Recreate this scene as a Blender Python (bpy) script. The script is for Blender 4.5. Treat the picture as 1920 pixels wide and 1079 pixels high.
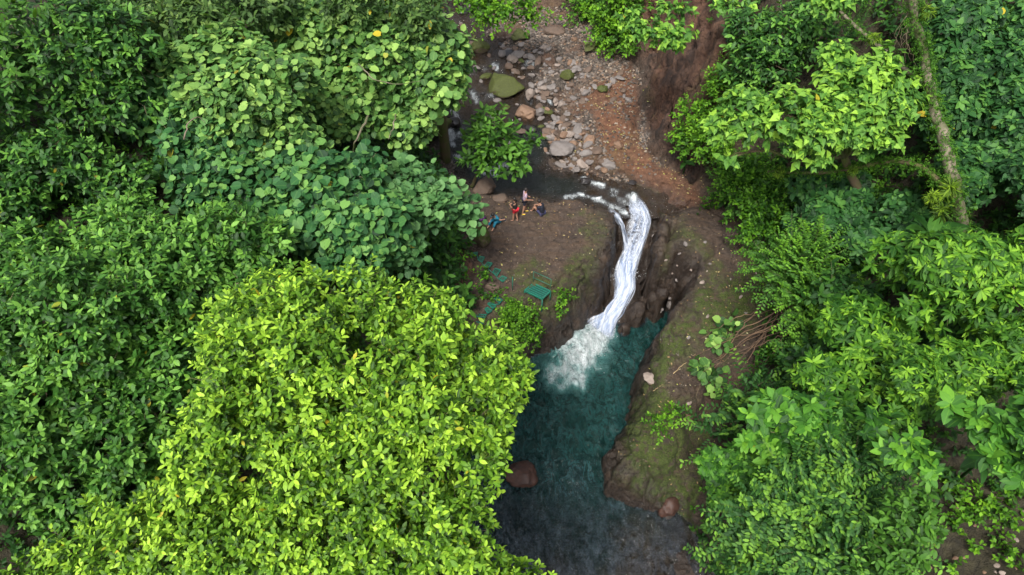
import bpy, bmesh, math, random
import numpy as np
from mathutils import Vector, Matrix, Quaternion
R = math.radians
scene = bpy.context.scene
for o in list(bpy.data.objects):
    bpy.data.objects.remove(o)
col = scene.collection
# ------------------------------------------------------------------ camera, sky, sun, exposure
CAM = np.array([0.0, 0.0, 24.0]); PITCH = R(49); F = 1297.0
cd = bpy.data.cameras.new('camera'); cam = bpy.data.objects.new('camera', cd); col.objects.link(cam)
cam.location = CAM; cam.rotation_euler = (R(90) - PITCH, 0, 0)
cd.sensor_width = 36; cd.lens = F / 1920 * 36; cd.clip_end = 600; cd.clip_start = .1
scene.camera = cam
w = bpy.data.worlds.new('World'); scene.world = w; w.use_nodes = True
nt = w.node_tree; bg = nt.nodes['Background']
sky = nt.nodes.new('ShaderNodeTexSky'); sky.sky_type = 'NISHITA'; sky.sun_disc = False
SUN_EL, SUN_AZ = R(58), R(200)
sky.sun_elevation = SUN_EL; sky.sun_rotation = SUN_AZ; sky.air_density = 1.0; sky.dust_density = 4.0; sky.ozone_density = 1.0
hs = nt.nodes.new('ShaderNodeHueSaturation'); hs.inputs['Saturation'].default_value = .45
nt.links.new(sky.outputs[0], hs.inputs['Color']); nt.links.new(hs.outputs[0], bg.inputs[0]); bg.inputs[1].default_value = .13
sd = bpy.data.lights.new('sun', 'SUN'); sun = bpy.data.objects.new('sun', sd); col.objects.link(sun)
sd.energy = 2.2; sd.angle = R(14); sd.color = (1, .97, .9)
# direction to the sun: azimuth measured like the sky texture (clockwise from +Y)
sv = Vector((math.sin(SUN_AZ) * math.cos(SUN_EL), math.cos(SUN_AZ) * math.cos(SUN_EL), math.sin(SUN_EL)))
sun.rotation_euler = sv.to_track_quat('Z', 'Y').to_euler(); sun.location = (0, 0, 60)
scene.view_settings.view_transform = 'Standard'; scene.view_settings.look = 'None'
scene.view_settings.exposure = .95; scene.view_settings.gamma = 1
scene.cycles.max_bounces = 6; scene.cycles.transparent_max_bounces = 16
scene.cycles.use_denoising = True

# ------------------------------------------------------------------ survey helpers: where a sight line meets a level or a distance
sp_, cp_ = math.sin(PITCH), math.cos(PITCH)
def ray(px, py):
    u = (px - 960.0) / F; v = (py - 539.5) / F
    return np.stack([u + 0 * v, cp_ - v * sp_, -sp_ - v * cp_], -1)   # per unit of depth
def at_z(px, py, z):
    d = ray(np.float64(px), np.float64(py)); return CAM + d * ((z - 24.0) / d[..., 2])[..., None]
def at_d(px, py, dep):
    return CAM + ray(np.float64(px), np.float64(py)) * dep
def project(p):
    q = p - CAM
    dep = q[..., 1] * cp_ - q[..., 2] * sp_
    up = q[..., 1] * sp_ + q[..., 2] * cp_
    return 960 + F * q[..., 0] / dep, 539.5 - F * up / dep, dep
def nrm(v):
    return v / np.maximum(np.linalg.norm(v, axis=-1, keepdims=True), 1e-9)
rng = np.random.default_rng(7); random.seed(7)
TBL = np.random.default_rng(3).random(65536)
def vnoise(p, seed=0):
    p = np.asarray(p, float); i = np.floor(p).astype(np.int64); f = p - i; f = f * f * (3 - 2 * f); r = 0
    for dx in (0, 1):
        for dy in (0, 1):
            for dz in (0, 1):
                h = ((i[..., 0] + dx) * 73856093 ^ (i[..., 1] + dy) * 19349663 ^ (i[..., 2] + dz) * 83492791 ^ (seed * 2654435)) & 65535
                wt = (f[..., 0] if dx else 1 - f[..., 0]) * (f[..., 1] if dy else 1 - f[..., 1]) * (f[..., 2] if dz else 1 - f[..., 2])
                r = r + TBL[h] * wt
    return r * 2 - 1
def fbm(p, o=4, seed=0):
    r = 0; a = 1.0; p = np.asarray(p, float)
    for k in range(o):
        r = r + a * vnoise(p * 2 ** k + 13.7 * k, seed + k); a *= .5
    return r
def sst(a, b, x):
    t = np.clip((x - a) / (b - a), 0, 1); return t * t * (3 - 2 * t)

# ------------------------------------------------------------------ object helpers
def tag(o, label=None, cat=None, group=None, kind=None):
    if label: o['label'] = label
    if cat: o['category'] = cat
    if group: o['group'] = group
    if kind: o['kind'] = kind
    return o
def link(name, me, parent=None, mats=()):
    for m in mats: me.materials.append(m)
    o = bpy.data.objects.new(name, me); col.objects.link(o)
    if parent is not None: o.parent = parent
    return o
def empty(name, loc, label, cat, group=None):
    o = bpy.data.objects.new(name, None); col.objects.link(o); o.location = tuple(loc); o.empty_display_size = .3
    return tag(o, label, cat, group)
def mesh_np(name, V, faces_flat, sizes, attrs=None, uv=None, smooth=True):
    me = bpy.data.meshes.new(name); me.vertices.add(len(V)); me.vertices.foreach_set('co', np.asarray(V, np.float32).ravel())
    nl = len(faces_flat); me.loops.add(nl); me.loops.foreach_set('vertex_index', np.asarray(faces_flat, np.int32))
    sizes = np.asarray(sizes, np.int32); st = np.concatenate([[0], np.cumsum(sizes)[:-1]]).astype(np.int32)
    me.polygons.add(len(sizes)); me.polygons.foreach_set('loop_start', st)
    me.polygons.foreach_set('loop_total', sizes)
    me.polygons.foreach_set('use_smooth', np.full(len(sizes), smooth))
    if attrs:
        for k, a in attrs.items():
            c = np.ones((len(V), 4), np.float32); a = np.asarray(a); c[:, :a.shape[1]] = a
            at = me.attributes.new(k, 'FLOAT_COLOR', 'POINT'); at.data.foreach_set('color', c.ravel())
    if uv is not None:
        u = me.uv_layers.new(name='UVMap'); u.data.foreach_set('uv', np.asarray(uv, np.float32)[np.asarray(faces_flat)].ravel())
    me.update(calc_edges=True); me.validate()
    return me
class MB:
    """collects tubes, boxes, slabs into one mesh"""
    def __init__(s): s.v = []; s.f = []
    def add(s, V, Fc):
        n = len(s.v); s.v += [tuple(map(float, p)) for p in V]; s.f += [tuple(i + n for i in f) for f in Fc]
    def tube(s, pts, rad, n=6, cap=True):
        pts = [Vector(tuple(map(float, p))) for p in pts]; k = len(pts)
        rad = [rad] * k if np.isscalar(rad) else list(rad); V = []; ref = None
        for i, p in enumerate(pts):
            t = (pts[min(i + 1, k - 1)] - pts[max(i - 1, 0)]).normalized()
            a = t.orthogonal().normalized() if ref is None else (ref - t * ref.dot(t)).normalized()
            ref = a; b = t.cross(a)
            for j in range(n):
                q = 2 * math.pi * j / n; V.append(p + (a * math.cos(q) + b * math.sin(q)) * rad[i])
        Fc = [(i * n + j, i * n + (j + 1) % n, (i + 1) * n + (j + 1) % n, (i + 1) * n + j) for i in range(k - 1) for j in range(n)]
        if cap: Fc += [tuple(range(n))[::-1], tuple(range((k - 1) * n, k * n))]
        s.add(V, Fc); return s
    def box(s, M, sx, sy, sz):
        V = [M @ Vector((x * sx / 2, y * sy / 2, z * sz / 2)) for x in (-1, 1) for y in (-1, 1) for z in (-1, 1)]
        s.add(V, [(0, 1, 3, 2), (4, 6, 7, 5), (0, 4, 5, 1), (2, 3, 7, 6), (0, 2, 6, 4), (1, 5, 7, 3)]); return s
    def mesh(s, name, smooth=True):
        me = bpy.data.meshes.new(name); me.from_pydata(s.v, [], s.f); me.update()
        if smooth: me.polygons.foreach_set('use_smooth', [True] * len(me.polygons))
        return me
    def build(s, name, mat, parent=None, smooth=True):
        return link(name, s.mesh(name, smooth), parent, [mat])

# ------------------------------------------------------------------ materials
class NT:
    def __init__(s, name):
        s.m = bpy.data.materials.new(name); s.m.use_nodes = True; s.t = s.m.node_tree; s.b = s.t.nodes['Principled BSDF']; s.out = s.t.nodes['Material Output']
    def n(s, ty, **k):
        x = s.t.nodes.new('ShaderNode' + ty)
        for a, b in k.items():
            if isinstance(b, bpy.types.NodeSocket): s.t.links.new(b, x.inputs[a])
            elif hasattr(x, a) and a not in x.inputs: setattr(x, a, b)
            else: x.inputs[a].default_value = b
        return x
    def l(s, a, b): s.t.links.new(a, b)
    def mix(s, fac, a, b, mode='MIX'):
        x = s.t.nodes.new('ShaderNodeMix'); x.data_type = 'RGBA'; x.blend_type = mode; x.clamp_factor = True
        for sock, v in ((x.inputs[0], fac), (x.inputs[6], a), (x.inputs[7], b)):
            if isinstance(v, bpy.types.NodeSocket): s.l(v, sock)
            elif isinstance(v, (int, float)): sock.default_value = v
            else: sock.default_value = (*v, 1)[:4]
        return x.outputs[2]
    def math(s, op, a, b=0.0, c=None, clamp=False):
        x = s.t.nodes.new('ShaderNodeMath'); x.operation = op; x.use_clamp = clamp
        for i, v in enumerate((a, b) if c is None else (a, b, c)):
            if isinstance(v, bpy.types.NodeSocket): s.l(v, x.inputs[i])
            else: x.inputs[i].default_value = v
        return x.outputs[0]
    def noise(s, vec, scale, detail=4, rough=.55, dist=0.0):
        x = s.n('TexNoise', Scale=scale, Detail=detail, Roughness=rough, Distortion=dist)
        if vec is not None: s.l(vec, x.inputs['Vector'])
        return x.outputs['Fac']
    def ramp(s, fac, stops):
        x = s.n('ValToRGB'); e = x.color_ramp.elements
        while len(e) < len(stops): e.new(.5)
        for q, (p, c) in zip(e, stops):
            q.position = p; q.color = (c, c, c, 1) if np.isscalar(c) else (*c, 1)
        s.l(fac, x.inputs[0]); return x.outputs[0]
    def bump(s, h, strength, dist=.02, prev=None):
        x = s.n('Bump', Strength=strength, Distance=dist); s.l(h, x.inputs['Height'])
        if prev is not None: s.l(prev, x.inputs['Normal'])
        return x.outputs[0]
    def attr(s, name):
        a = s.n('Attribute', attribute_name=name); sep = s.n('SeparateColor'); s.l(a.outputs['Color'], sep.inputs[0]); return sep.outputs
def leaf_mat(name, dark, mid, light, rough=.42, transl=.28, spec=.25):
    """tint attribute: x picks the leaf's own green from old (dark) to young (light), y = yellowed / brown spots"""
    N = NT(name); a = N.attr('tint'); pos = N.n('NewGeometry').outputs['Position']
    c = N.ramp(a[0], [(0, dark), (.5, mid), (1, light)])
    c = N.mix(N.math('MULTIPLY', N.noise(pos, 14, 2), .25), c, dark)
    c = N.mix(a[1], c, (.42, .33, .02))
    uv = N.n('TexCoord').outputs['UV']; sx = N.n('SeparateXYZ'); N.l(uv, sx.inputs[0])
    mid_ = N.math('LESS_THAN', N.math('ABSOLUTE', N.math('SUBTRACT', sx.outputs[0], .5)), .035)
    side = N.math('SINE', N.math('MULTIPLY', N.math('ADD', N.math('MULTIPLY', sx.outputs[1], 1.0), N.math('MULTIPLY', N.math('ABSOLUTE', N.math('SUBTRACT', sx.outputs[0], .5)), -.9)), 44.0))
    c2 = N.mix(N.math('MULTIPLY', mid_, .55), c, N.mix(.35, c, light))
    N.l(c2, N.b.inputs['Base Color']); N.b.inputs['Roughness'].default_value = rough
    N.b.inputs['Specular IOR Level'].default_value = spec
    N.l(N.bump(side, .2, .01), N.b.inputs['Normal'])
    tr = N.n('BsdfTranslucent'); N.l(N.mix(.5, c2, (.26, .50, .03)), tr.inputs[0])
    ms = N.n('MixShader'); ms.inputs[0].default_value = transl
    N.l(N.b.outputs[0], ms.inputs[1]); N.l(tr.outputs[0], ms.inputs[2]); N.l(ms.outputs[0], N.out.inputs[0])
    return N.m
def plain(name, c, rough=.6, metal=0., var=.25, scale=6, c2=None, bump=.2, dist=.01):
    N = NT(name); pos = N.n('TexCoord').outputs['Object']
    nz = N.noise(pos, scale, 5)
    c2 = c2 or tuple(v * (1 - var) for v in c)
    N.l(N.mix(N.ramp(nz, [(.35, 0.), (.65, 1.)]), c, c2), N.b.inputs['Base Color'])
    N.b.inputs['Roughness'].default_value = rough; N.b.inputs['Metallic'].default_value = metal
    N.l(N.bump(N.noise(pos, scale * 3, 5), bump, dist), N.b.inputs['Normal'])
    return N.m
M = {}
M['bark_moss'] = plain('bark_moss', (.11, .075, .045), .9, c2=(.07, .095, .015), scale=2.5, bump=.8, dist=.05)
M['bark_pale'] = plain('bark_pale', (.20, .165, .12), .85, c2=(.05, .065, .015), scale=2.2, bump=.7, dist=.04)
M['bark'] = plain('bark', (.13, .09, .06), .9, c2=(.2, .16, .12), scale=4, bump=.7, dist=.03)
M['twig'] = plain('twig', (.22, .17, .11), .8, c2=(.12, .10, .05), scale=5)
M['dead_wood'] = plain('dead_wood', (.17, .105, .06), .85, c2=(.09, .055, .035), scale=2, bump=.5)

# ------------------------------------------------------------------ terrain
XR = np.array([[-40, 6], [4, 7], [11, 7.3], [14, 8.1], [16.8, 10.0], [19.4, 11.6], [22.2, 11.9], [25.9, 10.9], [27.7, 9.3], [30.2, 7.0], [34, 7.2], [37, 7.5], [40, 5.6], [44, 4.5], [60, 3], [120, 3]])
XL = np.array([[-40, -2], [9, -2.0], [16, -1.9], [19.3, -2.1], [21.5, -2.1], [24.7, -2.0], [28.5, -3.3], [33, -3.9], [39, -4.2], [46, -5], [60, -7], [120, -7]])
WATER_Z = -4.3
def level(y, x=None):       # water level of the upper stream, its sills running crooked from bank to bank
    if x is not None: y = y + (1.3 * vnoise(np.stack([x * .55, y * .25, 0 * x], -1), 3) + .5 * vnoise(np.stack([x * 1.7, y * .6, 0 * x], -1), 4)) * sst(30, 32, y)
    return -.42 + .30 * sst(29.6, 30.4, y) + .35 * sst(32.2, 33, y) + .35 * sst(34.8, 35.6, y) + .35 * sst(38, 39, y) + .35 * sst(42, 43, y)
def poly(pts):
    return np.array([at_z(a, b, c)[:2] for a, b, c in pts])
W0 = WATER_Z
GORGE = poly([(960, 690, W0), (1010, 672, W0), (1055, 655, W0), (1085, 632, W0), (1108, 606, W0), (1124, 590, -4), (1143, 545, -3.2), (1150, 500, -2.5), (1158, 450, -1.4), (1166, 415, -.8), (1178, 396, -.45),
              (1222, 392, -.45), (1226, 430, -1.0), (1216, 480, -2.0), (1208, 520, -2.8), (1206, 560, -3.8), (1218, 585, W0), (1243, 580, W0), (1262, 600, W0), (1246, 635, W0), (1208, 690, W0), (1184, 740, W0), (1168, 800, W0), (1134, 870, W0), (1138, 925, W0),
              (1190, 955, W0), (1240, 965, W0), (1275, 985, W0), (1300, 1030, W0), (1330, 1100, W0), (1400, 1500, W0), (830, 1500, W0), (850, 1079, W0), (860, 900, W0), (880, 740, W0)])
RIVER = poly([(840, -30, 2), (912, -30, 2), (925, 50, 1.5), (985, 92, 1.3), (1005, 120, 1), (1018, 160, .9), (1042, 200, .5), (1048, 225, .5), (1026, 262, .3), (1016, 305, 0), (1070, 326, -.4), (1120, 330, -.4), (1190, 345, -.4), (1240, 362, -.4), (1285, 392, -.4), (1255, 402, -.4), (1222, 398, -.4),
              (1178, 398, -.4), (1130, 388, -.4), (1068, 374, -.4), (1000, 366, -.4), (930, 362, -.4), (880, 350, -.4), (840, 300, 0), (815, 150, .8)])
def segdist(P, pts, closed=True):
    A = pts; B = np.roll(pts, -1, 0)
    if not closed: A = pts[:-1]; B = pts[1:]
    best = np.full(len(P), 1e9); tt = np.zeros(len(P))
    for k, (a, b) in enumerate(zip(A, B)):
        ab = b - a; t = np.clip(((P - a) @ ab) / max(ab @ ab, 1e-9), 0, 1)
        d = np.linalg.norm(P - a - t[:, None] * ab, axis=1); mk = d < best; best[mk] = d[mk]; tt[mk] = k + t[mk]
    return best, tt
def inside(P, pts):
    c = np.zeros(len(P), bool); n = len(pts)
    for i in range(n):
        x1, y1 = pts[i]; x2, y2 = pts[(i + 1) % n]
        if y1 == y2: continue
        m = ((y1 > P[:, 1]) != (y2 > P[:, 1])) & (P[:, 0] < (x2 - x1) * (P[:, 1] - y1) / (y2 - y1) + x1); c ^= m
    return c
def sdist(P, pts):   # negative inside
    d, _ = segdist(P, pts); return np.where(inside(P, pts), -d, d)
FALLPX = [(1188, 372, -.40, .9), (1197, 396, -.50, 1.25), (1200, 412, -.72, 1.4), (1194, 440, -1.3, 1.25), (1184, 470, -1.95, 1.05), (1176, 496, -2.45, 1.0), (1171, 516, -2.72, 1.25), (1172, 540, -3.0, 1.15), (1163, 568, -3.42, .85), (1145, 596, -3.95, .95), (1122, 622, -4.25, 1.7)]
FALL = np.array([list(at_z(a, b, c)) + [wd] for a, b, c, wd in FALLPX])
CRACK = np.array([list(at_z(a, b, c)[:2]) for a, b, c in [(1262, 425, -.1), (1250, 470, -.3), (1242, 500, -.6), (1240, 540, -1.2), (1246, 580, -2.0), (1250, 610, -3)]])
CRACK2 = np.array([list(at_z(a, b, c)[:2]) for a, b, c in [(1400, 400, 0), (1340, 470, 0), (1300, 560, -.4), (1262, 640, -1)]])
def terrain(P):
    x, y = P[:, 0], P[:, 1]; n3 = np.stack([x, y, 0 * x], 1)
    big = fbm(n3 * .12, 4, 5); med = fbm(n3 * .6, 4, 9); sm = fbm(n3 * 2.6, 3, 21)
    lev = level(y, x)
    plat = np.interp(y, [6, 19, 20.2, 21.5, 24, 26, 27.0, 28.5], [-1.6, -1.5, -1.15, -.8, -.25, -.02, -.05, -.12])
    # the shelf rolls off towards the waterfall slot
    up = lev + .38 + .25 * sst(2.5, 6.5, x)
    plat = np.where(y > 28.5, up, plat * (1 - sst(27, 29, y)) + up * sst(27, 29, y))
    ridge = np.interp(y, [9, 10.6, 11.5, 12.6, 16, 19.4, 23, 26, 28], [-5.5, -4.9, -3.7, -2.7, -1.45, -.6, -.25, .0, .05])
    ridge = ridge + .55 * np.exp(-((x - np.interp(y, [12, 16, 20, 26], [5.2, 6.3, 7.8, 9.0])) / 1.6) ** 2) * (1 - sst(24, 27, y)) - .35 * sst(1.5, 4.5, np.abs(x - 7.5)) * (y < 20)
    m = sst(4.6, 6.4, x) * (1 - sst(26.5, 28.5, y))
    h = plat * (1 - m) + ridge * m + .10 * med + .05 * sm - .12 * np.clip(np.abs(fbm(n3 * 1.1, 3, 66)) * -1 + .25, 0, 1) * 1.6
    # banks
    wob = .5 * fbm(n3 * .45, 3, 31)
    dr = x - np.interp(y, XR[:, 0], XR[:, 1]) + wob; dl = np.interp(y, XL[:, 0], XL[:, 1]) - x + wob
    sr = 1.35 + 1.5 * sst(26.5, 29, y); cap = 13.0
    def rise(d, s):
        z = s * np.where(d > 0, np.sqrt(d * d + .16) - .4, 0); return cap * (1 - np.exp(-z / cap))
    steep = fbm(np.stack([x * .9, y * .9, h * 0], 1), 4, 44)
    h = h + rise(dr, sr) * (1 + .13 * big) + sst(0, 1.5, dr) * (.45 * steep + .25 * med)
    rdg = np.abs(fbm(np.stack([x * .5 + y * .15, y * .35, 0 * x], 1), 4, 55)) + .5 * np.abs(fbm(np.stack([x * 1.6, y * 1.1, h * 0], 1), 3, 57))
    h = h - 2.3 * (rdg - .35) * sst(.0, .9, dr) * sst(27, 28.5, y)
    h = h + rise(dl, 1.0) * (1 + .15 * big) + sst(0, 2, dl) * (.25 * steep)
    # dark gully right of the ridge's nose
    dgl, _ = segdist(P, np.array([[8.8, 16.5], [7.7, 14], [7.0, 12.2], [6.8, 10]]), False)
    h = h - .9 * np.exp(-(dgl / .7) ** 2)
    # stream bed
    rv = sdist(P, RIVER) + .35 * med * sst(29, 31, y) + .1 * sm
    bed = lev - .10 - np.clip(-rv * .35, 0, .45) + .09 * med + .03 * sm
    h = np.where(rv < .8, h + (np.minimum(h, bed) - h) * (1 - sst(-.25, .8, rv)), h)
    h = np.where(y > 28.8, np.maximum(h, lev - .6), h)
    # gorge: rounded walls out of the plunge pool
    g = sdist(P, GORGE) + .10 * med + .05 * sm
    floor = np.where(y < 14.5, -5.0 + .25 * med + .45 * sst(2.8, 6.5, x) * sst(14.5, 11, y), -6.3)
    wd = 1.9 - 1.15 * sst(3.2, 4.8, x) * sst(15, 19, y) + .9 * sst(4, 6, x) * sst(15, 12, y) - .9 * sst(23.5, 25.5, y)
    wd = np.clip(wd, .45, 3)
    t = np.clip(g / wd, 0, 1); prof = np.sqrt(np.clip(1 - (1 - t) ** 2.2, 0, 1))
    h = np.where(g < wd, floor + (h - floor) * prof, h)
    # bed of the chute under the falling water
    fd, ft = segdist(P, FALL[:, :2], False)
    fz = np.interp(ft, np.arange(len(FALL)), FALL[:, 2]); fw = np.interp(ft, np.arange(len(FALL)), FALL[:, 3])
    bedz = fz - .32 + .10 * med + .08 * sm
    k = (g < .25)
    h = np.where(k & (fd < fw * .5 + 1.0), np.maximum(h, bedz - 1.7 * np.maximum(fd - fw * .45, 0)), h)
    h = np.where((fd < fw * .5 + .3), np.minimum(h, bedz + .55 + 2.2 * np.maximum(fd - fw * .5, 0) + .5 * (fd > fw * .6)), h)
    # dark boulder mass right of the chute foot
    for (px, py, z, r, hh) in [(1192, 598, W0, .62, 1.3), (1168, 620, W0, .35, .5), (1146, 470, -1.7, .28, .5), (1232, 560, -3, .45, 1.3)]:
        c = at_z(px, py, z); d = np.hypot(x - c[0], y - c[1]) / r
        h = np.maximum(h, c[2] - .5 + (hh + .5) * np.sqrt(np.clip(1 - d * d, 0, 1)) * (d < 1) - 9 * (d >= 1) + .05 * sm)
    cd1, _ = segdist(P, CRACK, False); cd2, _ = segdist(P, CRACK2, False)
    h = h - .95 * np.exp(-((cd1 + .04 * sm) / .24) ** 2) * (y > 18.5) - .22 * np.exp(-((cd2 + .08 * med) / .22) ** 2)
    # thin bedding joints running along the rock
    jn = np.abs(vnoise(np.stack([(x * .85 - y * .45) * 1.1, (x * .45 + y * .85) * .28, 0 * x], 1), 77))
    h = h - .09 * np.exp(-(jn / .035) ** 2) * (x > 2.5) * (y < 28) * sst(.2, .8, g)
    masks = dict(rv=rv, g=g, dr=dr, dl=dl, med=med, sm=sm, big=big, fd=fd)
    return h, masks
def axis_lines(segs):
    out = []
    for a, b, s in segs: out.append(np.arange(a, b, s))
    return np.concatenate(out)
GX = axis_lines([(-140, -40, 6), (-40, -12, .8), (-12, -3.5, .28), (-3.5, 12.6, .082), (12.6, 25, .28), (25, 45, .8), (45, 140.1, 6)])
GY = axis_lines([(-60, -6, 4), (-6, 9.5, .35), (9.5, 31, .08), (31, 46, .13), (46, 70, .6), (70, 150.1, 5)])
XX, YY = np.meshgrid(GX, GY); PXY = np.stack([XX.ravel(), YY.ravel()], 1)
HH, MK = terrain(PXY); HG = HH.reshape(XX.shape)
def ground_z(x, y):
    x = np.atleast_1d(np.float64(x)); y = np.atleast_1d(np.float64(y))
    i = np.clip(np.searchsorted(GX, x) - 1, 0, len(GX) - 2); j = np.clip(np.searchsorted(GY, y) - 1, 0, len(GY) - 2)
    a = np.clip((x - GX[i]) / (GX[i + 1] - GX[i]), 0, 1); b = np.clip((y - GY[j]) / (GY[j + 1] - GY[j]), 0, 1)
    return HG[j, i] * (1 - a) * (1 - b) + HG[j, i + 1] * a * (1 - b) + HG[j + 1, i] * (1 - a) * b + HG[j + 1, i + 1] * a * b
def ground_at(px, py):
    """where the line of sight meets the ground"""
    d = ray(np.float64(px), np.float64(py)); t = np.arange(9, 90, .06); P = CAM + d * t[:, None]
    k = np.argmax(P[:, 2] < ground_z(P[:, 0], P[:, 1])); return P[k], t[k]
nx, ny = len(GX), len(GY)
# rugged relief at right angles to the surface, strongest on the steep walls
gxs = np.gradient(HG, GX, axis=1).ravel(); gys = np.gradient(HG, GY, axis=0).ravel(); slope = np.hypot(gxs, gys)
ii = (np.arange(ny - 1)[:, None] * nx + np.arange(nx - 1)[None]).ravel()
quads = np.stack([ii, ii + 1, ii + nx + 1, ii + nx], 1)
n3 = np.column_stack([PXY, HH])
nn_ = nrm(np.stack([-gxs, -gys, np.ones(len(gxs))], 1)); st_ = sst(.5, 1.8, slope)
lay = n3 @ np.array([.35, .2, 1.0]); ledge = np.abs(vnoise(np.stack([n3[:, 0] * .5, n3[:, 1] * .5, lay * 2.2], 1), 15))
rel = .13 * fbm(n3 * 1.3, 4, 16) - .22 * np.exp(-(np.abs(fbm(n3 * .8, 2, 18)) / .07) ** 2) + .14 * (.4 - np.abs(fbm(n3 * 1.6, 4, 19))) + .12 * ledge; core = (PXY[:, 0] > -6) & (PXY[:, 0] < 14) & (PXY[:, 1] > 8) & (PXY[:, 1] < 50)
rel = rel * (.20 + .95 * st_) * core * (1 + .25 * (PXY[:, 1] > 28) * (MK['dr'] > .2)) * sst(.6, 1.0, MK['fd']) * sst(0, .3, MK['rv'])
n3d = n3 + nn_ * rel[:, None]
p2 = fbm(n3 * .55, 4, 61); p3 = fbm(n3 * 1.7, 4, 71); p4 = fbm(n3 * .22, 3, 51)
x_, y_ = PXY[:, 0], PXY[:, 1]
rockzone = (MK['dr'] < .3) & (MK['dl'] < .2) & (y_ < 28.6)
moss = sst(.30, .85, p2 + .55 * p3 + .1) * .9
brow = np.exp(-((MK['g'] - 1.1) / .7) ** 2) * (MK['g'] > .15)      # moss loves the rounded brow above the pool
moss = np.clip(moss + sst(.05, .9, brow + .35 * p3 + .25 * p2 - .15) * .95 * sst(27, 24, y_), 0, 1)
moss = moss + sst(.0, .7, p2 + .4) * .8 * (x_ > 4) * (y_ < 22) + sst(16.5, 14.5, y_) * .25
moss = np.where(rockzone | (y_ > 28.6), moss, 0) * sst(.1, .5, MK['g']); moss = np.where(y_ > 28.6, moss * .25, moss)
RED = poly([(1095, 190, .8), (1185, 120, 1.2), (1200, 200, .8), (1195, 280, .4), (1240, 315, .2), (1300, 345, 0), (1320, 385, 0), (1262, 385, 0), (1240, 362, 0), (1180, 325, 0), (1140, 290, .2), (1120, 240, .5)])
rd = sdist(PXY, RED)
red = sst(.5, -.3, rd + .35 * MK['med']) + .9 * sst(.2, .6, MK['dl']) * (y_ < 23.5) * (y_ > 18) * sst(1.6, .7, MK['dl']) + .5 * sst(28.2, 29.2, y_) * sst(-.3, .7, p2 + .2) * sst(.3, 0, MK['dr'])
red = np.clip(red + .5 * sst(.3, 1.2, MK['dr']) * (y_ > 27) * sst(-.5, .4, p2 + .3 * p3 + .25), 0, 1)
wet = np.clip(sst(.6, 0, MK['rv']) + sst(1.3, .1, MK['g'] + .35 * p3) + sst(1.0, .2, MK['fd']) * .8, 0, 1) * (MK['dl'] < 1) * sst(-.6, -.1, p3 + .35)
soil = np.clip(sst(.2, 1.4, MK['dl']) + sst(.1, .8, MK['dr']) * sst(29, 27, y_) + sst(3, 5, MK['dr']) * (y_ > 27), 0, 1)
gravel = sst(28.6, 29.4, y_) * sst(.6, -.2, MK['dr']) * (1 - red)
cliff = sst(.1, .8, MK['dr']) * (y_ > 26.5) * sst(6, 3, MK['dr'])
N = NT('ground'); a1 = N.attr('m1'); a2 = N.attr('m2'); pos = N.n('NewGeometry').outputs['Position']
big_ = N.noise(pos, .7, 6, .6); med_ = N.noise(pos, 4, 6, .62); fin = N.noise(pos, 26, 5, .65); gr_ = N.noise(pos, 90, 3, .6)
mp = N.n('Mapping'); N.l(pos, mp.inputs[0]); mp.inputs['Rotation'].default_value = (.3, .5, R(62)); mp.inputs['Scale'].default_value = (.5, 4.5, 3.0)
stra = N.noise(mp.outputs[0], 1.1, 6, .6, .6)
rock = N.ramp(med_, [(.28, (.026, .018, .013)), (.5, (.062, .042, .031)), (.72, (.115, .083, .062))])
rock = N.mix(N.ramp(stra, [(.42, 0.), (.60, .75)]), rock, (.082, .050, .030))
rock = N.mix(N.ramp(big_, [(.45, 0.), (.62, .6)]), rock, (.042, .030, .025))
# pale grit scattered over the rock
vor = N.n('TexVoronoi', Scale=9.0, Randomness=1.0); N.l(pos, vor.inputs['Vector'])
sel = N.n('SeparateColor'); N.l(vor.outputs['Color'], sel.inputs[0])
grit = N.math('MULTIPLY', N.math('LESS_THAN', vor.outputs['Distance'], .16), N.math('GREATER_THAN', sel.outputs[0], .72))
rock = N.mix(N.math('MULTIPLY', grit, .7), rock, (.26, .21, .16))
redc = N.ramp(med_, [(.3, (.085, .036, .020)), (.55, (.15, .068, .036)), (.75, (.21, .105, .06))])
redc = N.mix(N.math('MULTIPLY', grit, .6), redc, (.35, .24, .12))
vg = N.n('TexVoronoi', Scale=7.0); N.l(pos, vg.inputs['Vector'])
vs = N.n('SeparateColor'); N.l(vg.outputs['Color'], vs.inputs[0])
grav = N.ramp(vs.outputs[0], [(0, (.030, .024, .020)), (.4, (.070, .055, .044)), (.75, (.13, .105, .085)), (1, (.12, .075, .05))])
mossc = N.ramp(fin, [(.3, (.014, .021, .004)), (.5, (.042, .060, .008)), (.72, (.105, .145, .014))])
soilc = N.ramp(med_, [(.3, (.018, .015, .009)), (.6, (.045, .038, .018)), (.8, (.04, .055, .014))])
clifc = N.ramp(N.noise(pos, 1.6, 8, .68, .8), [(.36, (.016, .011, .009)), (.5, (.050, .028, .020)), (.68, (.120, .064, .040))])
c = N.mix(a2[1], rock, grav); c = N.mix(a2[2], c, clifc); c = N.mix(N.math('MULTIPLY', a1[1], N.ramp(big_, [(.3, .55), (.6, 1.)])), c, redc)
c = N.mix(N.math('MULTIPLY', a1[0], N.ramp(med_, [(.38, .05), (.58, .85)])), c, mossc)
c = N.mix(a2[0], c, soilc)
c = N.mix(N.math('MULTIPLY', a1[2], .85), c, N.mix(.62, c, (.010, .008, .007)))
N.l(c, N.b.inputs['Base Color'])
rr = N.math('SUBTRACT', .88, N.math('MULTIPLY', a1[2], .55)); N.l(rr, N.b.inputs['Roughness'])
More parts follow.
